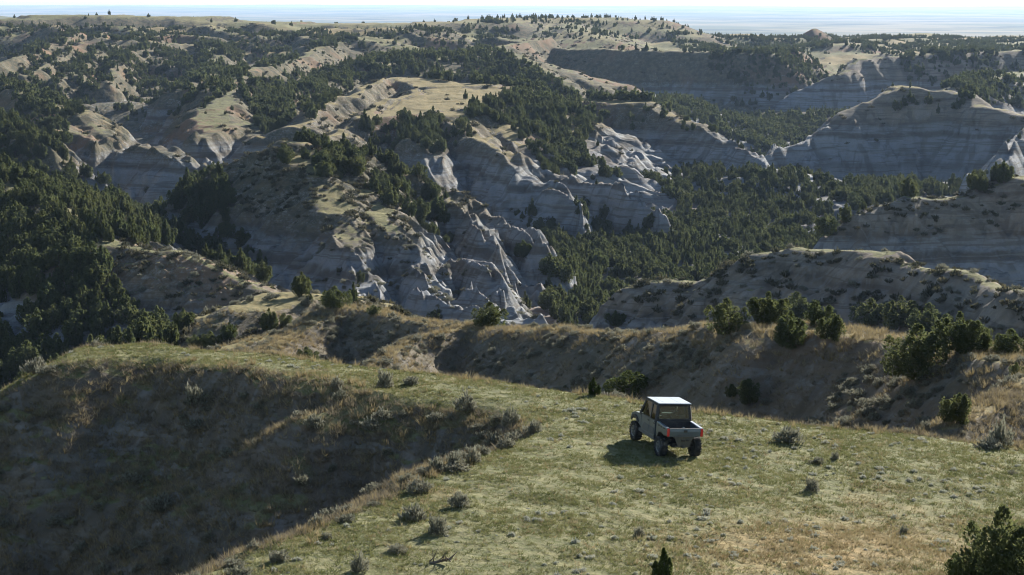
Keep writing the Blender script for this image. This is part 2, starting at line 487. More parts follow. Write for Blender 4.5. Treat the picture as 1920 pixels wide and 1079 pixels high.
def hit(px, py, dmin=40.0, dmax=2500.0):
    """First point of the land on the sight line of a photo point beyond dmin."""
    Ds = np.geomspace(dmin, dmax, 5000)
    u, v = (px - 960.0) / FPX, (539.5 - py) / FPX
    k = Ds / (CT + v * ST)
    z = CAM_Z + (-ST + v * CT) * k
    hgt = ground(u * k, Ds)
    i = np.nonzero(z <= hgt)[0]
    i = i[0] if len(i) else len(Ds) - 1
    return float(u * k[i]), float(Ds[i]), float(hgt[i])


def seen(x, y, z):
    """True where a point is not hidden from the camera by the land."""
    ok = np.ones(len(x), bool)
    for f in np.concatenate([np.linspace(.03, .9, 70), np.linspace(.905, .985, 25)]):
        yy = y * f
        zz = CAM_Z + (z - CAM_Z) * f
        ok &= ~((yy > ROW[0]) & (ground(x * f, yy) > zz))
    return ok

# ------------------------------------------------------------------ materials
def new_mat(name):
    m = bpy.data.materials.new(name)
    m.use_nodes = True
    nt = m.node_tree
    b = nt.nodes['Principled BSDF']
    return m, nt, b


class N:
    """Short-hand for building node trees."""
    def __init__(self, nt):
        self.nt = nt

    def n(self, t, **kw):
        nd = self.nt.nodes.new(t)
        for k, v in kw.items():
            setattr(nd, k, v)
        return nd

    def l(self, a, b):
        self.nt.links.new(a, b)

    def val(self, sock, v):
        if hasattr(v, 'is_linked') or isinstance(v, bpy.types.NodeSocket):
            self.l(v, sock)
        else:
            sock.default_value = v

    def math(self, op, a, b=0.0, clamp=False):
        nd = self.n('ShaderNodeMath', operation=op, use_clamp=clamp)
        self.val(nd.inputs[0], a)
        self.val(nd.inputs[1], b)
        return nd.outputs[0]

    def mix(self, f, a, b):
        nd = self.n('ShaderNodeMix', data_type='RGBA')
        self.val(nd.inputs[0], f)
        for s, v in ((nd.inputs[6], a), (nd.inputs[7], b)):
            if isinstance(v, tuple):
                s.default_value = (*v, 1.0)
            else:
                self.l(v, s)
        return nd.outputs[2]

    def noise(self, vec, scale, detail=3.0, rough=.55, dist=0.0):
        nd = self.n('ShaderNodeTexNoise')
        if vec is not None:
            self.l(vec, nd.inputs['Vector'])
        nd.inputs['Scale'].default_value = scale
        nd.inputs['Detail'].default_value = detail
        nd.inputs['Roughness'].default_value = rough
        nd.inputs['Distortion'].default_value = dist
        return nd.outputs[0]

    def ramp(self, f, stops, interp='LINEAR'):
        nd = self.n('ShaderNodeValToRGB')
        cr = nd.color_ramp
        cr.interpolation = interp
        while len(cr.elements) < len(stops):
            cr.elements.new(.5)
        for e, (p, c) in zip(cr.elements, stops):
            e.position = p
            e.color = (*c, 1.0) if isinstance(c, tuple) else (c, c, c, 1.0)
        self.l(f, nd.inputs[0])
        return nd.outputs[0]

    def smooth(self, x, lo, hi):
        nd = self.n('ShaderNodeMapRange', interpolation_type='SMOOTHSTEP')
        self.val(nd.inputs[0], x)
        nd.inputs[1].default_value, nd.inputs[2].default_value = lo, hi
        return nd.outputs[0]

    def attr(self, name):
        nd = self.n('ShaderNodeAttribute', attribute_name=name)
        return nd.outputs['Fac']


def land_material(name, bump_scale, bump_dist):
    """Tan and grey clay in level beds, grass where it is flat enough to hold."""
    m, nt, b = new_mat(name)
    q = N(nt)
    geo = q.n('ShaderNodeNewGeometry')
    pos = geo.outputs['Position']
    sep = q.n('ShaderNodeSeparateXYZ')
    q.l(pos, sep.inputs[0])

    def three(vec, scale, detail, rough=.6):
        nd = q.n('ShaderNodeTexNoise')
        q.l(vec, nd.inputs['Vector'])
        nd.inputs['Scale'].default_value = scale
        nd.inputs['Detail'].default_value = detail
        nd.inputs['Roughness'].default_value = rough
        sc = q.n('ShaderNodeSeparateColor')
        q.l(nd.outputs['Color'], sc.inputs[0])
        return sc.outputs
    A = three(pos, .022, 3)
    B = three(pos, .33, 4, .65)
    C = three(pos, 1.7, 3, .68)
    E = three(pos, 7.0, 2)
    mp = q.n('ShaderNodeMapping')
    mp.inputs['Scale'].default_value = (.05, .05, 1.3)
    q.l(pos, mp.inputs[0])
    F = three(mp.outputs[0], 1.0, 3)
    # beds: height plus slow waviness
    zb = q.math('ADD', q.math('ADD', sep.outputs[2], q.math('MULTIPLY', q.math('SUBTRACT', A[0], .5), 8.0)), q.math('MULTIPLY', q.math('SUBTRACT', B[0], .5), 1.8))
    t = q.math('DIVIDE', q.math('ADD', zb, 60.0), 60.0, True)      # -60 m .. 0 m -> 0 .. 1
    beds = q.ramp(t, [(0.00, (.21, .21, .20)), (.10, (.235, .24, .24)), (.17, (.165, .16, .155)), (.19, (.25, .258, .262)), (.245, (.265, .275, .28)), (.255, (.19, .185, .175)), (.27, (.255, .265, .268)),
                      (.335, (.27, .278, .282)), (.352, (.115, .105, .095)), (.372, (.13, .118, .10)), (.385, (.255, .26, .262)), (.425, (.245, .245, .235)), (.44, (.135, .11, .085)), (.455, (.20, .165, .125)),
                      (.50, (.29, .245, .19)), (.56, (.265, .22, .165)), (.575, (.12, .10, .078)), (.60, (.30, .255, .195)), (.68, (.25, .205, .15)), (.80, (.19, .152, .108)), (1.0, (.165, .13, .092))])
    wash_shade = q.attr('wash_shade')  # sediment streaks, with rill shade painted into the clay colour
    beds = q.mix(q.math('MULTIPLY', q.smooth(wash_shade, .0, .42), .55), beds, (.10, .092, .082))
    beds = q.mix(q.math('MULTIPLY', q.smooth(wash_shade, -.08, -.45), .30), beds, (.33, .325, .31))
    beds = q.mix(q.math('MULTIPLY', q.smooth(F[0], .53, .59), .6), beds, (.12, .103, .082))
    beds = q.mix(q.math('MULTIPLY', q.smooth(F[1], .57, .62), .4), beds, (.30, .285, .25))
    beds = q.mix(q.math('MULTIPLY', q.smooth(B[1], .45, .75), .35), beds, (.19, .165, .13))
    beds = q.mix(q.math('MULTIPLY', q.smooth(C[0], .50, .72), .28), beds, (.13, .115, .09))
    # dry scrubby cover of the upper slopes (above the grey beds)
    scrub = q.attr('scrub')
    sfac = q.math('MULTIPLY', scrub, q.smooth(q.math('ADD', C[1], q.math('MULTIPLY', B[2], .7)), .60, .92), True)
    scol = q.mix(q.smooth(B[0], .4, .62), (.070, .068, .038), (.145, .115, .062))
    scol = q.mix(q.smooth(A[1], .52, .66), scol, (.20, .12, .065))
    base = q.mix(q.math('MULTIPLY', sfac, .9), beds, scol)
    # grass
    grass = q.attr('grass')
    dry = q.attr('dry')
    gcol = q.mix(q.smooth(C[2], .38, .66), (.135, .140, .058), (.215, .20, .095))
    gcol = q.mix(q.math('MULTIPLY', q.smooth(E[0], .52, .7), .4), gcol, (.245, .21, .14))
    dcol = q.mix(q.smooth(B[1], .4, .65), (.25, .19, .09), (.32, .23, .105))
    gcol = q.mix(q.math('MULTIPLY', dry, q.smooth(C[0], .25, .56)), gcol, dcol)
    gcol = q.mix(q.math('MULTIPLY', q.smooth(q.math('ADD', B[2], q.math('MULTIPLY', E[1], .4)), .70, .95), .35), gcol, (.085, .080, .045))
    gfac = q.smooth(q.math('ADD', grass, q.math('MULTIPLY', q.math('SUBTRACT', B[0], .5), 1.1)), .35, .65)
    base = q.mix(gfac, base, gcol)
    q.l(base, b.inputs['Base Color'])
    b.inputs['Roughness'].default_value = .95
    b.inputs['Specular IOR Level'].default_value = .12
    bn = q.n('ShaderNodeBump')
    bn.inputs['Strength'].default_value = .6
    bn.inputs['Distance'].default_value = bump_dist
    q.l(q.noise(pos, bump_scale, 5, .72), bn.inputs['Height'])
    q.l(bn.outputs[0], b.inputs['Normal'])
    return m


def plain_material():
    m, nt, b = new_mat('far_plain_fields')
    q = N(nt)
    geo = q.n('ShaderNodeNewGeometry')
    pos = geo.outputs['Position']
    mp = q.n('ShaderNodeMapping')
    mp.inputs['Scale'].default_value = (.00045, .0002, .0)
    q.l(pos, mp.inputs[0])
    n1 = q.noise(mp.outputs[0], 1.6, 5, .6)
    n2 = q.noise(pos, .0011, 4, .6)
    c = q.mix(q.smooth(n1, .42, .6), (.12, .125, .06), (.26, .21, .12))
    c = q.mix(q.smooth(n2, .50, .62), c, (.05, .06, .035))
    q.l(c, b.inputs['Base Color'])
    b.inputs['Roughness'].default_value = 1.0
    b.inputs['Specular IOR Level'].default_value = .05
    return m


# ------------------------------------------------------------------ build the land as a few sheets that share their edges
M_LAND, M_NEAR, M_PLAIN = land_material('badland_clay', .7, 1.3), land_material('ridge_turf_and_soil', 1.5, .4), plain_material()
_n1 = fbm(GX / 30, GY / 30, 3, 201)
flat = sstep(.40, .20, SLOPE + _n1 * .12)
GRASS = flat * np.where((GG == 0) & (GY < 1400), .25, 1.0)
GRASS = np.where(GG == 1, np.clip(sstep(.62, .25, SLOPE) + .25, 0, 1), GRASS)
GRASS = np.where(GG == 9, GRASS * .6, np.where(GG == 10, GRASS * .65, GRASS))
DRY = sstep(-.1, .35, fbm(GX / 40, GY / 60, 3, 205)) * .8 + .15
DRY = np.where(GG == 1, .0, DRY)
_px, _py = to_px(GX, GY, GH)
fore_dry = np.exp(-(((_px - 1560) / 270) ** 2 + ((_py - 1030) / 55) ** 2)) * 1.2 + sstep(.35, .6, fbm(GX / 3, GY / 3, 3, 209)) * .35
DRY = np.where(GG == 1, np.clip(fore_dry, 0, 1), DRY)
DRY = np.where(GG >= 3, DRY * .55, DRY)
DRY = np.where(GG == 2, .75, DRY)
DRY = np.where(GG == 6, .8, DRY)
SCRUB = sstep(-38, -29, GH + _n1 * 5) * .9 + .08
SCRUB = np.where(GG <= 2, np.where(GG == 1, .35, .7), SCRUB)
SCRUB = np.where((GG == 7) | (GG == 8), SCRUB * .3, SCRUB)
SCRUB = np.where(GG >= 9, SCRUB * 2.6, SCRUB)
SCRUB = np.where((GG == 0) & (GY > 900), 1.6, SCRUB)
GRASS = np.where(GG >= 3, GRASS * np.where((GY < 1500), sstep(-37, -29, GH), 1.0), GRASS)


def sheet(name, sel_faces, mat, label):
    """One piece of the land from a boolean mask over grid cells, with the normals of the whole sheet."""
    r, c = np.nonzero(sel_faces)
    q = np.stack([r * NC + c, r * NC + c + 1, (r + 1) * NC + c + 1, (r + 1) * NC + c], 1)
    used, inv = np.unique(q.ravel(), return_inverse=True)
    me = bpy.data.meshes.new(name)
    nf = len(q)
    me.vertices.add(len(used))
    co = np.stack([GX[used], GY[used], GH[used]], 1).astype(np.float32)
    me.vertices.foreach_set('co', co.ravel())
    me.loops.add(nf * 4)
    me.loops.foreach_set('vertex_index', inv.astype(np.int32))
    me.polygons.add(nf)
    me.polygons.foreach_set('loop_start', np.arange(0, nf * 4, 4, dtype=np.int32))
    me.polygons.foreach_set('use_smooth', np.ones(nf, bool))
    me.update(calc_edges=True)
    for nm, arr in (('grass', GRASS), ('dry', DRY), ('scrub', SCRUB), ('wash_shade', GST)):
        a = me.attributes.new(nm, 'FLOAT', 'POINT')
        a.data.foreach_set('value', arr[used].astype(np.float32))
    me.normals_split_custom_set_from_vertices(NRM[used].astype(np.float32))
    me.materials.append(mat)
    o = bpy.data.objects.new(name, me)
    COL.objects.link(o)
    return tag(o, label, 'hill' if 'valley' not in name and 'plain' not in name else 'ground', None, 'structure')


FG = GG.reshape(NR, NC)[:-1, :-1]
RD = np.repeat(ROW[:-1, None], NC - 1, 1)
near = RD < 2590
sheet('grassy_hill', near & (FG == 1), M_NEAR, 'grassy foreground ridge with dark shaded hollow, under the utility vehicle')
sheet('scrubby_hill', near & (FG == 2), M_NEAR, 'shaded scrubby ridge with golden crest just behind the foreground ridge')
sheet('low_knoll_hill', near & (FG == 3), M_LAND, 'low sunlit knoll with dry grass between the ridges')
sheet('wooded_hill', near & (FG == 4), M_LAND, 'wooded ridge with thin bare crest on the left')
sheet('cone_hill', near & (FG == 5), M_LAND, 'cone-shaped hill with pale fluted clay noses in the middle distance')
sheet('mesa_hill', near & (FG == 6), M_LAND, 'mesa with flat golden grass top and grey clay walls')
sheet('layered_hill', near & (FG == 7), M_LAND, 'layered tan and grey ridges with thin bright crests on the right')
sheet('grey_butte_hill', near & (FG == 8), M_LAND, 'shaded grey clay buttes with bright ridge lines behind the valley')
sheet('far_badland_hill', near & (FG == 9), M_LAND, 'far rugged badland slopes and long wall below the plateau')
sheet('plateau_hill', near & (FG == 10), M_LAND, 'far grassy plateau and its knolls along the skyline')
sheet('valley_ground', near & (FG == 0), M_LAND, 'valley floors and gentle ground between the badland hills')
sheet('far_plain_ground', ~near, M_PLAIN, 'pale hazy plain with far hills reaching to the horizon')

# ------------------------------------------------------------------ the air
def build_haze():
    zlo, zhi = float(GH.min()) - 1.5, 120.0
    me = bpy.data.meshes.new('haze')
    X0, Y0, Y1 = 40000.0, -3000.0, 62000.0
    v = [(sx * X0, yy, zz) for zz in (zlo, zhi) for yy in (Y0, Y1) for sx in (-1, 1)]
    me.from_pydata(v, [], [(0, 2, 3, 1), (4, 5, 7, 6), (0, 1, 5, 4), (2, 6, 7, 3), (0, 4, 6, 2), (1, 3, 7, 5)])
    m = bpy.data.materials.new('pale_air')
    m.use_nodes = True
    nt = m.node_tree
    nt.nodes.clear()
    out = nt.nodes.new('ShaderNodeOutputMaterial')
    pv = nt.nodes.new('ShaderNodeVolumePrincipled')
    pv.inputs['Color'].default_value = (.50, .69, 1.0, 1)
    pv.inputs['Density'].default_value = HAZE
    pv.inputs['Anisotropy'].default_value = .25
    nt.links.new(pv.outputs[0], out.inputs['Volume'])
    me.materials.append(m)
    o = bpy.data.objects.new('haze', me)
    COL.objects.link(o)
    tag(o, 'pale blue haze in the air over the badlands', 'haze', None, 'stuff')


HAZE = 0.30e-4
build_haze()

# ------------------------------------------------------------------ plants: materials and meshes
def leaf_mat(name, cols, trans=.25, noise_scale=2.5):
    m, nt, b = new_mat(name)
    q = N(nt)
    oi = q.n('ShaderNodeObjectInfo')
    geo = q.n('ShaderNodeNewGeometry')
    c = q.mix(oi.outputs['Random'], cols[0], cols[1])
    c = q.mix(q.smooth(q.noise(geo.outputs['Position'], noise_scale, 2), .42, .68), c, cols[2])
    q.l(c, b.inputs['Base Color'])
    b.inputs['Roughness'].default_value = .8
    b.inputs['Specular IOR Level'].default_value = .15
    tr = q.n('ShaderNodeBsdfTranslucent')
    q.l(c, tr.inputs['Color'])
    mx = q.n('ShaderNodeMixShader')
    mx.inputs[0].default_value = trans
    q.l(b.outputs[0], mx.inputs[1])
    q.l(tr.outputs[0], mx.inputs[2])
    q.l(mx.outputs[0], nt.nodes['Material Output'].inputs['Surface'])
    return m


def flat_mat(name, c1, c2, scale=8.0, rough=.9):
    m, nt, b = new_mat(name)
    q = N(nt)
    tc = q.n('ShaderNodeTexCoord')
    q.l(q.mix(q.smooth(q.noise(tc.outputs['Object'], scale, 4), .38, .64), c1, c2), b.inputs['Base Color'])
    b.inputs['Roughness'].default_value = rough
    b.inputs['Specular IOR Level'].default_value = .2
    return m


M_JUN = leaf_mat('juniper_needles', ((.088, .104, .040), (.116, .122, .048), (.062, .078, .034)), .52)
M_JUNY = leaf_mat('yellowish_juniper_needles', ((.085, .108, .032), (.108, .12, .036), (.06, .08, .026)), .42)  # a yellower green of the needles themselves
M_JUNR = leaf_mat('ridge_juniper_needles', ((.098, .116, .044), (.120, .128, .050), (.070, .086, .036)), .52)
M_BARK = flat_mat('juniper_bark', (.12, .095, .075), (.19, .16, .13))
M_SAGE = leaf_mat('sagebrush_leaves', ((.215, .215, .155), (.27, .26, .19), (.13, .12, .085)), .35, 9.0)
M_TWIG = flat_mat('sagebrush_twigs', (.115, .095, .075), (.17, .145, .115))
M_FRINGE = leaf_mat('fringed_sage', ((.33, .34, .27), (.40, .39, .32), (.24, .25, .19)), .4, 9.0)
M_GRASS = leaf_mat('green_grass', ((.168, .178, .066), (.225, .212, .095), (.130, .140, .052)), .38, 1.2)
M_STRAW = leaf_mat('dry_grass', ((.33, .265, .135), (.29, .24, .14), (.25, .19, .095)), .38, 1.2)
M_DARKG = leaf_mat('dull_grass', ((.215, .18, .12), (.27, .22, .145), (.14, .122, .082)), .25, 1.2)


def quads_mesh(name, C, U, V, mat, tri=False):
    """Many small leaf faces: centres C, half-axes U and V."""
    n = len(C)
    if tri:
        co = np.stack([C - U, C + U, C + V], 1)
        k = 3
    else:
        co = np.stack([C - U * .6 - V, C + U - V * .3, C + U * .5 + V, C - U + V * .4], 1)
        k = 4
    me = bpy.data.meshes.new(name)
    me.vertices.add(n * k)
    me.vertices.foreach_set('co', co.reshape(-1).astype(np.float32))
    me.loops.add(n * k)
    me.loops.foreach_set('vertex_index', np.arange(n * k, dtype=np.int32))
    me.polygons.add(n)
    me.polygons.foreach_set('loop_start', np.arange(0, n * k, k, dtype=np.int32))
    me.update(calc_edges=True)
    me.materials.append(mat)
    return me


def unit(v):
    return v / (np.linalg.norm(v, axis=1)[:, None] + 1e-9)


def juniper_crown(name, seed, h, w, n, leaf, shape, mat):
    """Crown of upswept sprays. shape: 0 broad cone, 1 rounded, 2 slim. h height, w half-width."""
    r = np.random.RandomState(seed)
    lobes = []                                   # (base x, y, z, top z, radius)
    k = {0: 9, 1: 11, 2: 6}[shape]
    for i in range(k):
        a = i * 2.4 + r.uniform(0, .8)
        rad = w * (.62 if i else 0) * r.uniform(.35, 1)
        if shape == 1:
            top = h * (1 - .45 * (rad / w) ** 1.5) * r.uniform(.82, 1)
        else:
            top = h * (1 - .75 * rad / w) * r.uniform(.78, 1.0)
        if i == 0:
            top = h
        lobes.append((rad * math.cos(a), rad * math.sin(a), h * r.uniform(.03, .14), top, w * r.uniform(.34, .52) * (1.15 if i == 0 else 1)))
    per = np.array([(l[3] - l[2]) * l[4] for l in lobes])
    per = (per / per.sum() * n).astype(int) + 1
    Cs, Os = [], []
    for l, m_ in zip(lobes, per):
        t = r.uniform(0, 1, m_) ** .85
        a = r.uniform(0, 2 * math.pi, m_)
        prof = np.minimum((t + .04) ** .45 * 1.15, 1.0) * np.clip(1 - t, 0, 1) ** (.75 if shape != 1 else .5) * 1.35
        clump = .72 + .45 * noise2(a * 1.6 + l[0] * 3, t * 7, seed)
        rr = l[4] * prof * np.sqrt(r.uniform(.28, 1, m_)) * clump
        z = l[2] + t * (l[3] - l[2])
        lean = t * .25
        Cs.append(np.stack([l[0] * (1 + lean) + rr * np.cos(a), l[1] * (1 + lean) + rr * np.sin(a), z], 1))
        Os.append(np.stack([np.cos(a), np.sin(a), np.full(m_, .55)], 1))
    C, O = np.concatenate(Cs), unit(np.concatenate(Os))
    m_ = len(C)
    keep = fbm(C[:, 0] / (w * .35) + 9, C[:, 1] / (w * .35) + C[:, 2] / (w * .5), 2, seed + 5) > -.26
    C, O = C[keep], O[keep]
    m_ = len(C)
    sz = leaf * r.uniform(.55, 1.3, m_)[:, None]
    V = unit(O * .7 + np.array([0, 0, .8]) + r.normal(0, .45, (m_, 3))) * sz * 1.25
    U = unit(np.cross(V, r.normal(0, 1, (m_, 3)))) * sz * .62
    return quads_mesh(name, C, U, V, mat)


def tube(pts, radii, sides=6):
    """Vertices and faces of a tapering limb."""
    vs, fs = [], []
    for i, (p, rad) in enumerate(zip(pts, radii)):
        p = Vector(p)
        d = (Vector(pts[min(i + 1, len(pts) - 1)]) - Vector(pts[max(i - 1, 0)])).normalized()
        a = d.orthogonal().normalized()
        b = d.cross(a)
        for k in range(sides):
            t = 2 * math.pi * k / sides
            vs.append(tuple(p + (a * math.cos(t) + b * math.sin(t)) * rad))
        if i:
            o = (i - 1) * sides
            for k in range(sides):
                fs.append((o + k, o + (k + 1) % sides, o + sides + (k + 1) % sides, o + sides + k))
    fs.append(tuple(range(sides))[::-1])
    fs.append(tuple(range(len(vs) - sides, len(vs))))
    return vs, fs


def pydata(name, parts, mat, smooth=False):
    vs, fs = [], []
    for v, f in parts:
        o = len(vs)
        vs += v
        fs += [tuple(i + o for i in ff) for ff in f]
    me = bpy.data.meshes.new(name)
    me.from_pydata(vs, [], fs)
    me.materials.append(mat)
    if smooth:
        me.polygons.foreach_set('use_smooth', np.ones(len(me.polygons), bool))
    me.update()
    return me


def juniper_trunk(name, seed, h, w):
    r = random.Random(seed)
    parts = []
    lean = [(r.uniform(-.1, .1) * w * i, r.uniform(-.1, .1) * w * i) for i in range(5)]
    main = [(lean[i][0], lean[i][1], -.35 + (h * .82 + .35) * i / 4) for i in range(5)]
    parts.append(tube(main, [h * .035, h * .028, h * .02, h * .012, h * .004]))
    for k in range(9):
        t = r.uniform(.08, .7)
        a = k * 2.4
        z = h * .82 * t
        L = w * (1 - t * .7) * r.uniform(.55, .85)
        c, s = math.cos(a), math.sin(a)
        parts.append(tube([(0, 0, z), (c * L * .5, s * L * .5, z + L * .25), (c * L, s * L, z + L * .7)], [h * .015, h * .010, h * .003], 5))
    return pydata(name, parts, M_BARK)


TREE_KINDS = []          # (crown mesh, trunk mesh, nominal height)
for i, (h, w, sh, mt) in enumerate([(4.0, 1.55, 0, M_JUN), (3.8, 1.9, 1, M_JUN), (3.6, 1.6, 1, M_JUN), (4.0, 1.75, 0, M_JUN), (3.4, 2.1, 1, M_JUN), (3.7, 1.7, 1, M_JUN)]):
    TREE_KINDS.append((juniper_crown('juniper_crown', 300 + i, h, w, 2600, .135, sh, mt), juniper_trunk('juniper_trunk', 40 + i, h, w)))
FINE_KINDS = []          # closer, leafier trees
for i, (h, w, sh, mt) in enumerate([(4.0, 1.8, 1, M_JUNR), (4.0, 2.1, 1, M_JUNR), (4.0, 1.7, 1, M_JUNR), (4.0, 2.3, 1, M_JUNY), (4.0, 1.25, 2, M_JUNY), (4.0, 2.0, 0, M_JUNY)]):
    FINE_KINDS.append((juniper_crown('leafy_juniper_crown', 500 + i, h, w, 8500, .078, sh, mt), juniper_trunk('leafy_juniper_trunk', 70 + i, h, w)))
FAR_KINDS = [juniper_crown('distant_juniper_crown', 700 + i, 4.0, w, 420, .34, sh, M_JUN) for i, (w, sh) in enumerate([(1.5, 0), (2.0, 1), (1.2, 2), (1.8, 0)])]


def sage_mesh(name, seed, n, mat, h=.55, w=.55, leaf=.035):
    r = np.random.RandomState(seed)
    a = r.uniform(0, 2 * math.pi, n)
    el = np.arccos(r.uniform(.05, 1, n))
    rad = r.uniform(.45, 1, n) ** .6 * (.75 + .4 * noise2(a * 1.4, el * 3, seed))
    C = np.stack([np.cos(a) * np.sin(el) * w * rad, np.sin(a) * np.sin(el) * w * rad, np.cos(el) * h * rad + .04], 1)
    O = unit(C)
    sz = leaf * r.uniform(.6, 1.4, n)[:, None]
    V = unit(O + np.array([0, 0, .7]) + r.normal(0, .35, (n, 3))) * sz * 2.0
    U = unit(np.cross(V, r.normal(0, 1, (n, 3)))) * sz * .55
    return quads_mesh(name, C, U, V, mat)


def twig_mesh(name, seed, h=.5, w=.45, k=9):
    r = random.Random(seed)
    parts = []
    for i in range(k):
        a = i * 2.4 + r.uniform(0, .5)
        L = r.uniform(.6, 1)
        c, s = math.cos(a), math.sin(a)
        parts.append(tube([(c * .03, s * .03, -.12), (c * w * .4 * L, s * w * .4 * L, h * .4), (c * w * .85 * L, s * w * .85 * L, h * .8 * L)], [.022, .014, .004], 4))
    return pydata(name, parts, M_TWIG)


SAGE_KINDS = [(sage_mesh('sagebrush_leaves', 810 + i, 620, M_SAGE, h, w), twig_mesh('sagebrush_stems', 90 + i)) for i, (h, w) in enumerate([(.55, .6), (.6, .5), (.42, .65), (.7, .55)])]


def tuft_mesh(name, seed, blades, h, spread, width, mat, droop=.5):
    r = np.random.RandomState(seed)
    a = r.uniform(0, 2 * math.pi, blades)
    d = spread * np.sqrt(r.uniform(0, 1, blades))
    C = np.stack([np.cos(a) * d, np.sin(a) * d, np.full(blades, -.015)], 1)
    b = r.uniform(0, 2 * math.pi, blades)
    V = np.stack([np.cos(a) * droop + np.cos(b) * .35, np.sin(a) * droop + np.sin(b) * .35, np.ones(blades)], 1) * (h * r.uniform(.5, 1.1, blades))[:, None]
    c = r.uniform(0, math.pi, blades)
    U = np.stack([np.cos(c), np.sin(c), np.zeros(blades)], 1) * width
    return quads_mesh(name, C, U, V, mat, True)


# ------------------------------------------------------------------ scattering helpers
def src_object(name, mesh):
    return bpy.data.objects.new(name, mesh)      # kept outside the scene: only its mesh is spread by the node group


def scatter(name, pos, scl, rot, kind, sources, label, cat):
    """One uncountable growth as a single object: its points carry the meshes through geometry nodes."""
    n = len(pos)
    me = bpy.data.meshes.new(name)
    me.vertices.add(n)
    me.vertices.foreach_set('co', np.asarray(pos, np.float32).ravel())
    for nm, typ, arr in (('scl', 'FLOAT_VECTOR', scl), ('rot', 'FLOAT_VECTOR', rot)):
        a = me.attributes.new(nm, typ, 'POINT')
        a.data.foreach_set('vector', np.asarray(arr, np.float32).ravel())
    a = me.attributes.new('kind', 'INT', 'POINT')
    a.data.foreach_set('value', np.asarray(kind, np.int32))
    o = bpy.data.objects.new(name, me)
    COL.objects.link(o)
    ng = bpy.data.node_groups.new(name + '_nodes', 'GeometryNodeTree')
    ng.interface.new_socket('Geometry', in_out='INPUT', socket_type='NodeSocketGeometry')
    ng.interface.new_socket('Geometry', in_out='OUTPUT', socket_type='NodeSocketGeometry')
    gi, go = ng.nodes.new('NodeGroupInput'), ng.nodes.new('NodeGroupOutput')
    join = ng.nodes.new('GeometryNodeJoinGeometry')

    def named(nm, typ):
        nd = ng.nodes.new('GeometryNodeInputNamedAttribute')
        nd.data_type = typ
        nd.inputs['Name'].default_value = nm
        return nd.outputs[0]
    s_, r_, k_ = named('scl', 'FLOAT_VECTOR'), named('rot', 'FLOAT_VECTOR'), named('kind', 'INT')
    e2r = ng.nodes.new('FunctionNodeEulerToRotation')
    ng.links.new(r_, e2r.inputs[0])
    for i, so in enumerate(sources):
        cmp_ = ng.nodes.new('FunctionNodeCompare')
        cmp_.data_type, cmp_.operation = 'INT', 'EQUAL'
        ints = [s for s in cmp_.inputs if s.type == 'INT']
        ng.links.new(k_, ints[0])
        ints[1].default_value = i
        inf = ng.nodes.new('GeometryNodeObjectInfo')
        inf.inputs['Object'].default_value = so
        inf.inputs['As Instance'].default_value = True
        ip = ng.nodes.new('GeometryNodeInstanceOnPoints')
        ng.links.new(gi.outputs[0], ip.inputs['Points'])
        ng.links.new(cmp_.outputs[0], ip.inputs['Selection'])
        ng.links.new(inf.outputs['Geometry'], ip.inputs['Instance'])
        ng.links.new(e2r.outputs[0], ip.inputs['Rotation'])
        ng.links.new(s_, ip.inputs['Scale'])
        ng.links.new(ip.outputs[0], join.inputs[0])
    ng.links.new(join.outputs[0], go.inputs[0])
    md = o.modifiers.new('spread', 'NODES')
    md.node_group = ng
    return tag(o, label, cat, None, 'stuff')


def inside(px, py, P):
    ok = np.zeros(px.shape, bool)
    n = len(P)
    for i in range(n):
        ax, ay = P[i]
        bx, by = P[(i + 1) % n]
        c = ((ay > py) != (by > py))
        ok ^= c & (px < ax + (py - ay) * (bx - ax) / ((by - ay) if by != ay else 1e-9))
    return ok


R = np.random.RandomState(2024)

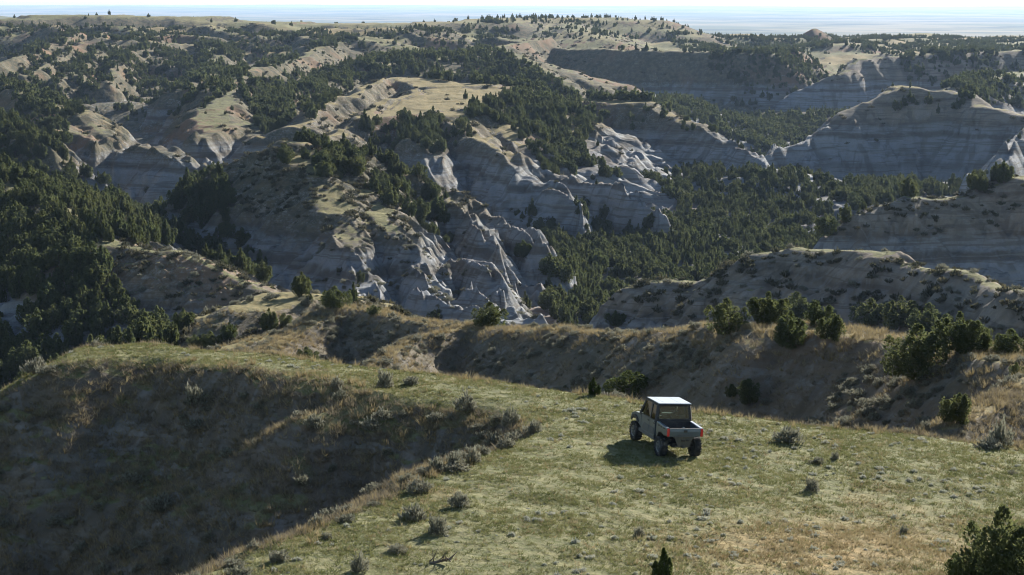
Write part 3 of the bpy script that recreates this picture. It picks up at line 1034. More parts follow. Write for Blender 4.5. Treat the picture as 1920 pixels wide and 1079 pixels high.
# ------------------------------------------------------------------ junipers: where the woods grow (regions of the valley as seen in the photo, range limits, trees per 100 m2)
WOODS = [
    ('left back', [(-400,240),(90,262),(200,298),(330,328),(425,328),(440,430),(505,525),(482,548),(400,498),(335,463),(195,455),(120,392),(50,352),(-400,300)], 345, 640, 11),
    ('left', [(-400,310),(50,368),(130,412),(180,466),(205,520),(250,572),(290,604),(330,660),(330,760),(-400,760)], 215, 430, 13),
    ('cone', [(548,268),(700,283),(770,325),(835,368),(858,400),(872,460),(835,468),(780,425),(720,378),(660,345),(590,330)], 395, 560, 9),
    ('cone', [(500,285),(545,270),(600,300),(610,370),(580,400),(540,330)], 420, 500, 1.2),
    ('valley', [(960,405),(1040,385),(1100,395),(1230,412),(1275,408),(1270,380),(1200,345),(1300,322),(1440,330),(1500,325),(1640,385),(1535,480),(1480,492),(1380,525),(1240,565),(1160,625),(1070,640),(1030,590),(985,520),(960,490),(1030,466)], 345, 830, 6.5),
    ('valley', [(930,490),(1050,480),(1090,600),(1000,640),(960,560)], 365, 470, 2.2),
    ('mesa', [(878,205),(930,192),(960,180),(1010,178),(1100,200),(1150,228),(1105,245),(1095,290),(1150,325),(1200,345),(1150,343),(1020,324),(985,268),(930,232),(885,232)], 600, 930, 9),
    ('mesa', [(668,230),(870,226),(905,262),(870,280),(800,292),(740,305),(685,265)], 600, 760, 8),
    ('mesa', [(1105,200),(1280,215),(1350,258),(1300,268),(1120,240)], 690, 880, 3),
    ('far', [(440,165),(560,140),(548,232),(505,285),(470,205)], 740, 1150, 8),
    ('far', [(120,125),(240,80),(400,85),(520,85),(560,110),(440,165),(405,205),(310,225),(190,215),(90,180)], 850, 1650, 4.9),
    ('far', [(-300,60),(160,68),(60,110),(-300,125)], 1000, 1800, 3.5),
    ('far', [(-300,140),(60,150),(160,215),(110,230),(20,190),(-300,190)], 700, 1200, 6),
    ('far', [(-300,165),(60,190),(140,260),(100,290),(-300,250)], 560, 860, 5),
    ('far', [(640,100),(800,90),(935,95),(1040,150),(1095,195),(1000,175),(860,155),(760,143),(690,135)], 880, 1350, 6),
    ('far', [(470,58),(640,60),(840,50),(930,40),(1010,62),(930,84),(700,92),(560,90)], 1250, 1900, 4),
    ('far', [(560,150),(660,120),(760,140),(700,150),(640,180),(580,230),(560,200)], 700, 1150, 5),
    ('far', [(1330,100),(1480,95),(1590,130),(1455,188),(1380,205),(1330,160)], 1050, 1450, 6),
    ('far', [(1120,92),(1330,98),(1330,150),(1140,120)], 1200, 1450, 1.5),
    ('far', [(1690,105),(1830,95),(1850,150),(2100,160),(2100,212),(1850,200),(1800,168),(1690,160)], 870, 1450, 6.5),
    ('far', [(1640,180),(1820,180),(1850,202),(1840,225),(1650,212)], 780, 890, 4),
    ('far', [(1230,60),(2100,75),(2100,112),(1280,97)], 1380, 2400, 4.5),
    ('far', [(900,30),(1290,30),(1290,75),(900,75)], 1500, 2300, 1.2),
    ('far', [(-300,20),(930,20),(930,50),(-300,50)], 1500, 2300, .05),
    ('far', [(1105,185),(1340,188),(1345,222),(1450,278),(1445,318),(1370,270),(1290,222),(1110,203)], 860, 1330, 7),
    ('far', [(-300,45),(120,48),(470,60),(640,62),(640,85),(400,85),(240,80),(120,72),(-300,62)], 1200, 1800, 3.5),
    ('far', [(60,85),(240,90),(190,150),(120,160),(40,140)], 1000, 1500, 3),
    ('far', [(1740,100),(2100,95),(2100,165),(1850,150)], 1000, 1500, 3),
    ('far', [(1340,220),(1600,212),(1560,245),(1455,292),(1340,245)], 890, 1320, 7),
    ('right', [(1590,338),(1720,332),(1720,378),(1600,392)], 440, 810, 6),
    ('right', [(1680,350),(1850,322),(1900,330),(1850,368),(1700,372)], 440, 760, 6),
    ('right', [(1850,352),(2100,330),(2100,390),(1880,395)], 400, 470, 3),
]
tx, ty, tzone = [], [], []
for zi, (zone, poly, d0, d1, dens) in enumerate(WOODS):
    area = .5 * .92 * (d1 * d1 - d0 * d0)
    n = int(area * dens * 1.5 / 100)
    n = min(n, 500000)
    y = np.sqrt(R.uniform(d0 * d0, d1 * d1, n))
    x = y * R.uniform(-.46, .46, n)
    z = ground(x, y)
    px, py = to_px(x, y, z)
    ok = inside(px, py, poly)
    x, y = x[ok], y[ok]
    # thinner on bare clay walls and crest lines, clumped elsewhere
    sl = bil(SLOPE, x, y)
    cl = fbm(x / 16, y / 16, 3, 401)
    thick = dens >= 5
    p = sstep(-.6 if thick else -.05, -.22 if thick else .18, cl) * (1.0 if thick else 1.5) * np.where(sl > 1.5, .5, 1.0)
    ok = R.uniform(0, 1, len(x)) < p
    tx.append(x[ok])
    ty.append(y[ok])
    tzone += [zi] * int(ok.sum())
tx, ty, tzone = np.concatenate(tx), np.concatenate(ty), np.array(tzone)
# a little scattered growth over the rest of the badlands
n = 26000
y = np.sqrt(R.uniform(230 ** 2, 1500 ** 2, n))
x = y * R.uniform(-.46, .46, n)
ok = (fbm(x / 45, y / 45, 3, 411) > .30) & (bil(SLOPE, x, y) < .95) & (bil(GH, x, y) > -46)
gg = GG.reshape(NR, NC)
r0, c0, _, _ = _cell(x, y)
grp = gg[r0, c0]
mesa_top = (grp == 6) & (bil(SLOPE, x, y) < .4)
ok &= (~mesa_top) & (grp != 7) & (R.uniform(0, 1, n) < .5)
tx, ty, tzone = np.concatenate([tx, x[ok]]), np.concatenate([ty, y[ok]]), np.concatenate([tzone, np.full(int(ok.sum()), -1)])
tz = ground(tx, ty)
tscale = (.5 + .95 * R.uniform(0, 1, len(tx)) ** 1.3) * np.where(tzone >= 0, 1.0, .6)
tscale *= np.where(ty > 1450, .8, 1.0)
print('junipers', len(tx))


# individual junipers ------------------------------------------------
def juniper(loc, scale, rz, kinds, k, label, group, name='juniper_tree', squash=1.0):
    root = bpy.data.objects.new(name, None)
    root.empty_display_size = .3
    root.location = loc
    root.rotation_euler = (0, 0, rz)
    root.scale = (scale * squash, scale * squash, scale)
    COL.objects.link(root)
    cm, tm = kinds[k % len(kinds)]
    for nm, me in (('crown', cm), ('trunk', tm)):
        c = bpy.data.objects.new(nm, me)
        c.parent = root
        COL.objects.link(c)
    return tag(root, label, 'tree', group)


# (photo x and y of the foot, top y, width in photo pixels, kind, nearest range, label)
NAMED = [
    (1876,1122,960,165,1,40,'leafy juniper cut off by the lower right corner of the picture'),
    (1938,1118,985,160,1,40,'second juniper at the right edge below, beside the corner juniper'),
    (1812,1108,1036,80,3,40,'low green juniper sprig left of the corner juniper'),
    (1244,1096,1030,52,4,45,'small bright green juniper alone at the bottom edge below the vehicle'),
    (1178,748,697,92,3,60,'bright green juniper bush behind the front of the utility vehicle'),
    (1113,742,708,30,4,60,'tiny green juniper left of the bright bush on the ridge edge'),
    (1362,628,562,82,1,110,'round juniper at the left end of the ridge-top grove'),
    (1440,612,550,75,0,110,'dark juniper at the left of the tight clump on the scrubby ridge'),
    (1492,606,550,80,1,110,'dark juniper in the middle of the tight clump on the scrubby ridge'),
    (1530,612,564,70,2,110,'dark juniper at the right of the tight clump on the scrubby ridge'),
    (1481,652,586,72,0,110,'rounded olive juniper in front of the tight clump'),
    (1563,640,588,58,2,110,'juniper just right of the rounded olive one on the scrubby ridge'),
    (1632,612,562,75,1,110,'spreading juniper at the left end of the right-hand grove'),
    (1688,618,558,80,0,110,'tall juniper in the right-hand grove on the scrubby ridge'),
    (1740,640,572,85,1,110,'juniper behind the big dark one in the right-hand grove'),
    (1718,712,612,130,1,100,'big dark juniper spreading down the slope of the scrubby ridge'),
    (1798,664,588,85,0,100,'tall olive juniper right of the big dark one'),
    (1838,662,606,50,2,100,'narrow juniper between the two end trees of the right-hand grove'),
    (1895,668,618,80,1,100,'juniper at the right edge of the picture on the scrubby ridge'),
    (918,614,568,78,1,150,'lone dark juniper on the golden crest of the scrubby ridge'),
    (1154,614,584,42,0,150,'low juniper on the crest above the vehicle'),
    (566,556,512,42,0,200,'upright juniper alone on the sunlit knoll'),
    (628,578,538,66,1,190,'dark rounded juniper right of the upright one on the knoll'),
    (700,590,572,70,1,190,'low dark juniper behind the top of the scrubby ridge'),
    (815,602,582,40,1,190,'small juniper on the left part of the scrubby ridge crest'),
    (1404,758,710,48,2,100,'dark juniper low on the shaded slope of the scrubby ridge'),
    (1796,794,736,75,2,90,'ragged half-dead juniper low on the shaded slope at right'),
    (1370,745,720,26,2,100,'small juniper left of the dark one low on the shaded slope'),
    (1905,710,680,30,1,90,'small juniper on the lit bank at the right edge'),
    (575,682,652,55,1,150,'dark juniper at the left foot of the scrubby ridge'),
    (505,622,580,36,0,205,'left one of the junipers on the front of the knoll'),
    (532,615,588,40,1,205,'right one of the junipers on the front of the knoll'),
    (430,636,606,34,0,205,'juniper above the dry grass line on the knoll'),
    (395,652,622,42,1,200,'dark juniper beside the dry grass line below the knoll'),
    (365,650,628,36,1,200,'pale juniper at the left foot of the knoll'),
    (345,640,598,40,0,240,'slim juniper left of the knoll in front of the dark wood'),
    (1103,1500,1,1,0,45,''),
]
NAMED.pop()
n_single = 0
for i, (px, py, top, wpx, k, dmin, label) in enumerate(NAMED):
    x, y, z = hit(px, py, dmin, 420)
    ppm = FPX / math.hypot(y, CAM_Z - z)
    hgt = (py - top) / ppm / math.cos(math.atan((CAM_Z - z) / y)) * 1.05
    nominal = [1.8, 2.1, 1.7, 2.3, 1.25, 2.0][k]
    sq = min(max((wpx / ppm) / (2 * nominal * .78 * hgt / 4.0), .6), 1.7)
    juniper((x, y, z - .05), hgt / 4.0, i * 1.7, FINE_KINDS, k, label, 'junipers on the near ridges', squash=sq)
    n_single += 1
x, y, z = hit(873, 187, 600, 950)
juniper((x, y, z), 1.05, .4, TREE_KINDS, 0, 'lone juniper standing on the grassy mesa top', 'junipers on the mesa', squash=.8)
n_single += 1

# the nearest visible trees of the woods, one by one
vis = seen(tx, ty, tz + tscale * 3.0)
px, py = to_px(tx, ty, tz + 2)
inframe = (px > -5) & (px < 1925) & (py > 0) & (py < 1079)
size = tscale / ty * (vis & inframe)
take = np.argsort(-size)[:300 - n_single]
ZL = {'left': ('on the near left slope below the bare crest', 'junipers of the near left slope'),
      'left back': ('in the wood behind the bare crest on the left', 'junipers of the left wood'),
      'cone': ('on the right flank of the cone-shaped hill', 'junipers of the cone hill'),
      'valley': ('in the dense wood on the valley floor', 'junipers of the valley wood'),
      'mesa': ('on the steep sides below the grassy mesa', 'junipers below the mesa'),
      'far': ('on the far badland slopes', 'far junipers'),
      'right': ('between the layered ridges on the right', 'junipers of the right ridges'),
      None: ('standing apart on an open badland slope', 'scattered junipers')}
for i in take:
    z_ = WOODS[tzone[i]][0] if tzone[i] >= 0 else None
    k = R.randint(6)
    look = ('tall' if tscale[i] > 1.15 else 'small' if tscale[i] < .85 else 'middling') + (' pointed' if k in (0, 3) else ' rounded')
    juniper((tx[i], ty[i], tz[i] - .1), tscale[i], R.uniform(0, 6.28), TREE_KINDS, k, look + ' juniper ' + ZL[z_][0], ZL[z_][1], squash=R.uniform(.85, 1.2))
rest = np.ones(len(tx), bool)
rest[take] = False
mid_ = rest & (ty < 820)
far_ = rest & (ty >= 820)
for nm, mask, kinds, label in (('juniper_woods', mid_, [k[0] for k in TREE_KINDS], 'dark green juniper woods filling the valley and the nearer slopes'),
                               ('distant_juniper_woods', far_, FAR_KINDS, 'distant dark juniper woods on the far badland slopes and plateau')):
    m_ = np.nonzero(mask)[0]
    s = tscale[m_]
    scl = np.stack([s * R.uniform(.8, 1.25, len(m_)), s * R.uniform(.8, 1.25, len(m_)), s], 1)
    rot = np.stack([R.normal(0, .04, len(m_)), R.normal(0, .04, len(m_)), R.uniform(0, 6.28, len(m_))], 1)
    scatter(nm, np.stack([tx[m_], ty[m_], tz[m_] - .1], 1), scl, rot, R.randint(0, len(kinds), len(m_)), [src_object(nm + '_plant', k) for k in kinds], label, 'woods')
    print(nm, len(m_))

# ------------------------------------------------------------------ sagebrush and grasses of the near ridges
def sagebrush(loc, scale, rz, k, label, group, squash=1.0, name='sagebrush'):
    root = bpy.data.objects.new(name, None)
    root.empty_display_size = .1
    root.location = loc
    root.rotation_euler = (0, 0, rz)
    root.scale = (scale * squash, scale * squash, scale)
    COL.objects.link(root)
    lm, tm = SAGE_KINDS[k % 4]
    for nm, me in (('foliage', lm), ('stems', tm)):
        c = bpy.data.objects.new(nm, me)
        c.parent = root
        COL.objects.link(c)
    return tag(root, label, 'shrub', group)


# photo x and y of the foot, width, height in photo pixels, label
SAGES = [
    (1480,830,66,36,'large grey sagebrush right of the vehicle on the open grass'),
    (1522,920,40,26,'round grey sagebrush alone in the middle of the grass right of the vehicle'),
    (1855,842,58,30,'left half of the double sagebrush near the right edge'),
    (1872,838,34,46,'taller half of the double sagebrush near the right edge'),
    (1575,800,30,28,'grey sagebrush standing on the ridge edge beyond the large one'),
    (1482,782,28,20,'left one of a close pair of sagebrush on the ridge edge'),
    (1503,783,28,22,'right one of a close pair of sagebrush on the ridge edge'),
    (1398,774,26,24,'pale sagebrush on the ridge edge right of the vehicle roof'),
    (1430,776,28,18,'low sagebrush right of the pale one on the ridge edge'),
    (1736,808,28,20,'bluish sagebrush on the ridge edge toward the right'),
    (1200,752,34,32,'grey sagebrush against the bright green bush behind the vehicle'),
    (1022,728,40,20,'sagebrush on the ridge edge at the end of the golden strip'),
    (1060,732,30,16,'sagebrush among tall stalks on the ridge edge'),
    (722,726,44,34,'dark sagebrush mound with dry grass on the left crest'),
    (66,700,34,40,'pale sagebrush on the left end of the foreground crest'),
    (886,868,36,28,'upper one of three sagebrush in a row on the lip of the hollow'),
    (854,876,44,34,'middle one of three sagebrush in a row on the lip of the hollow'),
    (818,884,44,30,'lower one of three sagebrush in a row on the lip of the hollow'),
    (905,852,30,26,'greenish sagebrush just above the row of three'),
    (958,800,52,34,'large pale sagebrush at the head of the hollow'),
    (1000,812,40,30,'dark sagebrush at the right end of the hollow'),
    (930,835,50,28,'sagebrush in the dark head of the hollow'),
    (815,790,40,26,'sagebrush on the shaded upper wall of the hollow'),
    (875,770,60,34,'dark sagebrush on the rim of the hollow'),
    (862,950,46,34,'green-grey sagebrush at the lit edge of the slope'),
    (820,1000,56,36,'wide grey sagebrush at the lit edge of the slope'),
    (775,975,50,40,'dark sagebrush below the wide grey one on the slope edge'),
    (672,1072,36,34,'grey sagebrush at the bottom edge left of the grass'),
    (745,1035,50,20,'flat sagebrush at the foot of the grass edge'),
    (1198,1005,30,20,'small dark sagebrush alone on the lower grass'),
    (1250,868,22,8,'flat grey plant in the shadow of the vehicle'),
    (1695,1000,20,16,'small green sagebrush on the lower right grass'),
    (1532,868,36,14,'low dark sagebrush below the large one'),
    (1566,862,22,16,'tiny sagebrush right of the low dark one'),
    (770,722,34,26,'sagebrush above the spur in the hollow'),
    (640,752,40,24,'sagebrush on top of the lit spur'),
    (590,800,44,28,'sagebrush halfway down the lit spur'),
    (365,760,60,40,'dark sagebrush patch in the middle of the shaded slope'),
    (300,960,70,45,'dark olive sagebrush low on the shaded slope'),
]
n_sage = 0
for i, (px, py, wpx, hpx, label) in enumerate(SAGES):
    x, y, z = hit(px, py, 45, 110)
    ppm = FPX / math.hypot(y, CAM_Z - z)
    hs = max(hpx / ppm, .12) / .58
    sq = min(max((wpx / ppm) / (1.15 * hs), .7), 2.2)
    sagebrush((x, y, z - .03), hs, i * 2.1, i, label, 'sagebrush picked out on the foreground ridge', sq)
    n_sage += 1

# ragged line of sagebrush along the lower lip of the hollow
lip = np.array([(-12.4, 48), (-8.2, 55), (-5.6, 59.5), (-3.3, 64), (-1.7, 68.6), (.1, 72), (1.2, 74.6)])
for k in range(30):
    t = (k + R.uniform(0, .9)) / 30 * 5.9
    i = int(t)
    x, y = lip[i] + (lip[i + 1] - lip[i]) * (t - i) + R.normal(0, .55, 2) + np.array([-.5, .2])
    z = float(ground(np.array([x]), np.array([y]))[0])
    big = R.uniform(.25, .78)
    sagebrush((x, y, z - .03), big, k, k, ('large' if big > .58 else 'small' if big < .4 else 'middle-sized') + ' grey sagebrush in the ragged line along the lower lip of the hollow', 'sagebrush along the lip of the hollow', R.uniform(1.0, 1.6))
    n_sage += 1

# random growth ------------------------------------------------------
def field(n, d0, d1, span=.30):
    y = np.sqrt(R.uniform(d0 * d0, d1 * d1, n))
    return y * R.uniform(-span, span, n), y


def spread(x, y, s0, s1, tilt=.12, wide=(.8, 1.25), sink=.0, nk=4):
    n = len(x)
    s = R.uniform(s0, s1, n)
    scl = np.stack([s * R.uniform(*wide, n), s * R.uniform(*wide, n), s], 1)
    rot = np.stack([R.normal(0, tilt, n), R.normal(0, tilt, n), R.uniform(0, 6.28, n)], 1)
    return np.stack([x, y, ground(x, y) - sink], 1), scl, rot, R.randint(0, nk, n)


def groups_at(x, y):
    r0, c0, _, _ = _cell(x, y)
    return GG.reshape(NR, NC)[r0, c0]


# shrubs on slopes: nearest one by one, the rest as one growth
x, y = field(26000, 48, 420)
xb, yb = field(16000, 98, 235)
x, y = np.concatenate([x, xb]), np.concatenate([y, yb])
g = groups_at(x, y)
sd = poly_sdf(x, y, TOP)
sl = bil(SLOPE, x, y)
cl = fbm(x / 6, y / 6, 3, 601)
p = np.where(g == 1, np.where(sd > .6, .95, .02), np.where(g == 2, .85, np.where((g == 3) | (g == 4), .35, np.where((g == 5) | (g == 7), .30, .10)))) * sstep(-.35, .15, cl)
p = p * np.where((g != 1) & (sl < .2), .4, 1.0)
ok = R.uniform(0, 1, len(x)) < p
# the sampling thins with distance, so shrubs beyond the second ridge are kept a little larger
x, y, g = x[ok], y[ok], g[ok]
s = R.uniform(.3, 1.1, len(x)) * np.where(y > 240, 1.3, np.where(y > 110, .9, .75))
z = ground(x, y)
v = seen(x, y, z + .4 * s)
px, py = to_px(x, y, z)
size = s / y * (v & (px > 0) & (px < 1920) & (py < 1079))
take = np.argsort(-size)[:300 - n_sage]
SL = {1: ('dull grey sagebrush on the shaded slope of the foreground ridge', 'sagebrush on the foreground slope'),
      2: ('grey sagebrush dotted over the shaded slope of the scrubby ridge', 'sagebrush on the scrubby ridge'),
      0: ('sagebrush low in the gap behind the foreground ridge', 'sagebrush in the gap')}
for i in take:
    sl_, gr_ = SL.get(int(g[i]), SL[0])
    look = 'large ' if s[i] > 1.0 else 'small ' if s[i] < .6 else 'middle-sized '
    if int(g[i]) == 2:
        sl_ += ', ' + ('left of the lone crest juniper' if px[i] < 900 else 'beyond the vehicle' if px[i] < 1330 else 'below the juniper groves')
        sl_ = sl_.replace('dotted over', 'on').replace('the shaded slope of ', '')
    sagebrush((x[i], y[i], z[i] - .04), s[i], R.uniform(0, 6.28), R.randint(4), look + sl_, gr_, squash=R.uniform(.9, 1.5))
m_ = np.ones(len(x), bool)
m_[take] = False
pos, scl, rot, kd = spread(x[m_], y[m_], .5, 1.3, .15, (.9, 1.5), .04)
scl *= (s[m_] / .9)[:, None]
scatter('sagebrush_scrub', pos, scl, rot, kd, [src_object('sagebrush_plant', k[0]) for k in SAGE_KINDS], 'grey sagebrush scrub dotting the ridge slopes', 'scrub')

# pale fringed sage mats on the open grass
x, y = field(3000, 50, 96)
sd = poly_sdf(x, y, TOP)
ok = (sd < -.3) & (fbm(x / 2.4, y / 2.4, 3, 611) > .02) & (np.hypot(x - VEH[0], y - VEH[1]) > 1.2)
pos, scl, rot, kd = spread(x[ok], y[ok], .07, .28, .1, (.8, 1.4), .015)
scatter('fringed_sage_mats', pos, scl, rot, kd, [src_object('fringed_sage_plant', sage_mesh('fringed_sage', 830 + i, 110, M_FRINGE, .5, .6, .075)) for i in range(4)],
        'small pale grey-green sage mats sprinkled over the open grass', 'ground cover')

# short green turf of the top
x, y = field(150000, 49, 97, .31)
sd = poly_sdf(x, y, TOP)
pn = sstep(-.40, .20, fbm(x / 1.3, y / 1.3, 3, 621))
ok = (sd < .7) & (R.uniform(0, 1, len(x)) < .25 + .75 * pn)
x, y = x[ok], y[ok]
dryp = bil(DRY, x, y)
pos, scl, rot, kd = spread(x, y, .6, 1.35, .2)
isdry = R.uniform(0, 1, len(x)) < np.clip(dryp * .9 + .07, 0, .9)
kd = np.where(isdry, 4 + kd % 2, kd)
SRC_GREEN = [src_object('grass_tuft', tuft_mesh('grass_tuft', 640 + i, 13, .085, .085, .011, M_GRASS, .7)) for i in range(4)]
SRC_DRY = [src_object('dry_grass_tuft', tuft_mesh('dry_grass_tuft', 650 + i, 12, .13, .075, .010, M_STRAW, .6)) for i in range(2)]
scatter('short_grass', pos, scl, rot, kd, SRC_GREEN + SRC_DRY, 'short green and tan turf covering the top of the foreground ridge', 'grass')

# tall dry grass along crests and edges
x, y = field(60000, 50, 240, .33)
g = groups_at(x, y)
sd = poly_sdf(x, y, TOP)
cl = fbm(x / 2.2, y / 2.2, 3, 631)
edge = (g == 1) & (np.abs(sd - .2) < .8) & (cl > np.where(y - (89.5 - .72 * (x + 8)) > -3, 0.0, .18))
sp = (g == 1) & (sd > 1) & (bil(SLOPE, x, y) < .5) & (cl > .05)
crest = (g >= 2) & (g <= 3) & (bil(GDD, x, y) < 2.2) & (cl > -.25)
ok = edge | sp | crest
x, y = x[ok], y[ok]
pos, scl, rot, kd = spread(x, y, .55, 1.25, .15, (.8, 1.2), .0, 3)
scl *= np.where(y > 105, 1.35, 1.0)[:, None]
SRC_TALL = [src_object('tall_grass_tuft', tuft_mesh('tall_grass_tuft', 660 + i, 26, .34, .11, .011, M_STRAW, .42)) for i in range(3)]
scatter('tall_dry_grass', pos, scl, rot, kd, SRC_TALL, 'tall golden dry grass along the ridge edges and crests', 'grass')

# dull bunch grass of the shaded slopes
xa, ya = field(70000, 50, 98, .32)
xb, yb = field(75000, 98, 215, .32)
x, y = np.concatenate([xa, xb]), np.concatenate([ya, yb])
g = groups_at(x, y)
sd = poly_sdf(x, y, TOP)
ok = (((g == 1) & (sd > .3)) | (((g == 2) | (g == 3)) & (R.uniform(0, 1, len(x)) < .8))) & (fbm(x / 3.5, y / 3.5, 3, 641) > np.where(g == 1, -2.0, -.4)) & (R.uniform(0, 1, len(x)) < .45 + .55 * sstep(-.5, .1, fbm(x / 1.7, y / 1.7, 3, 645)))
x, y = x[ok], y[ok]
pos, scl, rot, kd = spread(x, y, .5, 1.4, .25, (.8, 1.3), .0, 4)
scl *= np.where(y > 105, 1.3, 1.0)[:, None]
SRC_DULL = [src_object('bunch_grass_tuft', tuft_mesh('bunch_grass_tuft', 670 + i, 18, .20, .12, .012, M_DARKG if i else M_STRAW, .6)) for i in range(4)]
scatter('bunch_grass', pos, scl, rot, kd, SRC_DULL, 'dull bunch grass on the shaded ridge slopes', 'grass')

# low dark brush speckling the farther slopes, above the bare grey clay
xa, ya = field(30000, 230, 620, .34)
xb, yb = field(20000, 620, 1700, .34)
x, y = np.concatenate([xa, xb]), np.concatenate([ya, yb])
z = ground(x, y)
sl = bil(SLOPE, x, y)
ok = (fbm(x / 14, y / 14, 3, 651) > -.22) & (R.uniform(0, 1, len(x)) < np.where(z > -33, .95, .12)) & (R.uniform(0, 1, len(x)) < np.where(sl < .28, .05, 1)) & (sl < 1.6)
x, y = x[ok], y[ok]
pos, scl, rot, kd = spread(x, y, .6, 1.7, .15, (.9, 1.5), .05, 3)
scl *= np.where(y > 620, 1.35, .9)[:, None]
M_BRUSH = leaf_mat('dark_brush_leaves', ((.085, .085, .05), (.13, .115, .07), (.06, .06, .036)), .3, 4.0)
scatter('dark_brush', pos, scl, rot, kd, [src_object('brush_plant', sage_mesh('brush_leaves', 850 + i, 70, M_BRUSH, .6, .7, .12)) for i in range(3)], 'low dark brush speckling the farther badland slopes', 'scrub')

# a weathered dead branch lying on the grass
x, y, z = hit(838, 1058, 45, 70)
r_ = random.Random(5)
parts = [tube([(-.5, 0, .02), (-.2, .05, .07), (.1, 0, .16), (.3, .05, .36)], [.05, .045, .035, .012], 6)]
for k in range(6):
    a = r_.uniform(0, 6.28)
    parts.append(tube([(.1 - .12 * k, 0, .08), (.1 - .12 * k + .15 * math.cos(a), .15 * math.sin(a), .22), (.1 - .12 * k + .3 * math.cos(a), .3 * math.sin(a), .3 + .05 * k)], [.024, .016, .004], 5))
o = bpy.data.objects.new('dead_branch', pydata('dead_branch', parts, M_BARK))
o.location = (x, y, z)
COL.objects.link(o)
tag(o, 'weathered dead branch lying on the grass near the bottom edge', 'branch')

# ------------------------------------------------------------------ the utility vehicle
import bmesh


def paint(name, col, rough=.35, metal=0.0, coat=0.0, dirt=.0):
    m, nt, b = new_mat(name)
    q = N(nt)
    tc = q.n('ShaderNodeTexCoord')
    n_ = q.noise(tc.outputs['Object'], 5.0, 5, .65)
    c = q.mix(q.math('MULTIPLY', q.smooth(n_, .45, .75), dirt), col, (.26, .22, .16))
    q.l(c, b.inputs['Base Color'])
    q.l(q.math('ADD', q.math('MULTIPLY', n_, .25), rough - .1), b.inputs['Roughness'])
    b.inputs['Metallic'].default_value = metal
    b.inputs['Coat Weight'].default_value = coat
    return m


V_PAINT = paint('silver_blue_paint', (.10, .13, .16), .34, .4, .4, .1)
V_ROOF = paint('glare_pale_paint', (.44, .45, .45), .36, .0, .3, .12)  # silver-white, lightened so the colour holds the glare on the roof
V_BLACK = paint('black_plastic', (.022, .023, .025), .55, 0, 0, .25)
V_TRIM = paint('dark_grey_trim', (.075, .085, .095), .5, 0, 0, .25)
V_RUBBER = paint('tyre_rubber', (.022, .022, .022), .85, 0, 0, .45)
V_RIM = paint('grey_alloy', (.20, .205, .21), .42, .6, 0, .3)
V_STEEL = paint('dusty_steel', (.10, .10, .095), .5, .4, 0, .4)
V_SEAT = paint('seat_vinyl', (.035, .035, .037), .6)
V_SHEET = paint('pale_cloth', (.62, .59, .53), .85)


def glass_mat():
    m, nt, b = new_mat('tinted_glass')
    q = N(nt)
    tr = q.n('ShaderNodeBsdfTransparent')
    tr.inputs[0].default_value = (.80, .88, .84, 1)
    gl = q.n('ShaderNodeBsdfGlossy')
    gl.inputs['Roughness'].default_value = .03
    fr = q.n('ShaderNodeFresnel')
    fr.inputs[0].default_value = 1.5
    mx = q.n('ShaderNodeMixShader')
    q.l(fr.outputs[0], mx.inputs[0])
    q.l(tr.outputs[0], mx.inputs[1])
    q.l(gl.outputs[0], mx.inputs[2])
    q.l(mx.outputs[0], nt.nodes['Material Output'].inputs['Surface'])
    return m


def red_lens():
    m, nt, b = new_mat('red_lens')
    b.inputs['Base Color'].default_value = (.62, .02, .03, 1)
    b.inputs['Roughness'].default_value = .15
    b.inputs['Coat Weight'].default_value = 1.0
    return m


V_GLASS, V_RED = glass_mat(), red_lens()
V_CLEAR = paint('clear_lens', (.7, .72, .75), .12)


def bm_obj(name, bm, mat, parent, bevel=.0, smooth=False, seg=2):
    if bevel:
        bmesh.ops.bevel(bm, geom=[e for e in bm.edges if len(e.link_faces) == 2 and e.calc_face_angle(0) > .35], offset=bevel, segments=seg, affect='EDGES', clamp_overlap=True)
    bmesh.ops.recalc_face_normals(bm, faces=bm.faces)
    me = bpy.data.meshes.new(name)
    bm.to_mesh(me)
    bm.free()
    me.materials.append(mat)
    if smooth:
        me.polygons.foreach_set('use_smooth', np.ones(len(me.polygons), bool))
    o = bpy.data.objects.new(name, me)
    COL.objects.link(o)
    o.parent = parent
    return o


def hexa(bm, pts):
    """Box from 8 corners: bottom four counter-clockwise, top four."""
    v = [bm.verts.new(p) for p in pts]
    for f in ((3, 2, 1, 0), (4, 5, 6, 7), (0, 1, 5, 4), (1, 2, 6, 5), (2, 3, 7, 6), (3, 0, 4, 7)):
        bm.faces.new([v[i] for i in f])


def bx(bm, x0, x1, y0, y1, z0, z1):
    hexa(bm, [(x0, y0, z0), (x1, y0, z0), (x1, y1, z0), (x0, y1, z0), (x0, y0, z1), (x1, y0, z1), (x1, y1, z1), (x0, y1, z1)])


def prism(bm, poly, x0, x1, top_in=0.0, zref=None):
    """Side outline (y, z) pushed out between x0 and x1."""
    a = [bm.verts.new((x0, y, z)) for y, z in poly]
    b_ = [bm.verts.new((x1, y, z)) for y, z in poly]
    n = len(poly)
    bm.faces.new(a)
    bm.faces.new(b_[::-1])
    for i in range(n):
        bm.faces.new((a[i], b_[i], b_[(i + 1) % n], a[(i + 1) % n]))


def bar(bm, p, q_, w, d=None):
    """Square bar between two points."""
    p, q_ = Vector(p), Vector(q_)
    d = d or w
    t = (q_ - p).normalized()
    s = t.cross(Vector((0, 0, 1)))
    s = s.normalized() if s.length > .05 else Vector((1, 0, 0))
    u = s.cross(t).normalized()
    c = []
    for e in (p, q_):
        c += [e - s * w / 2 - u * d / 2, e + s * w / 2 - u * d / 2, e + s * w / 2 + u * d / 2, e - s * w / 2 + u * d / 2]
    hexa(bm, [tuple(v) for v in c])


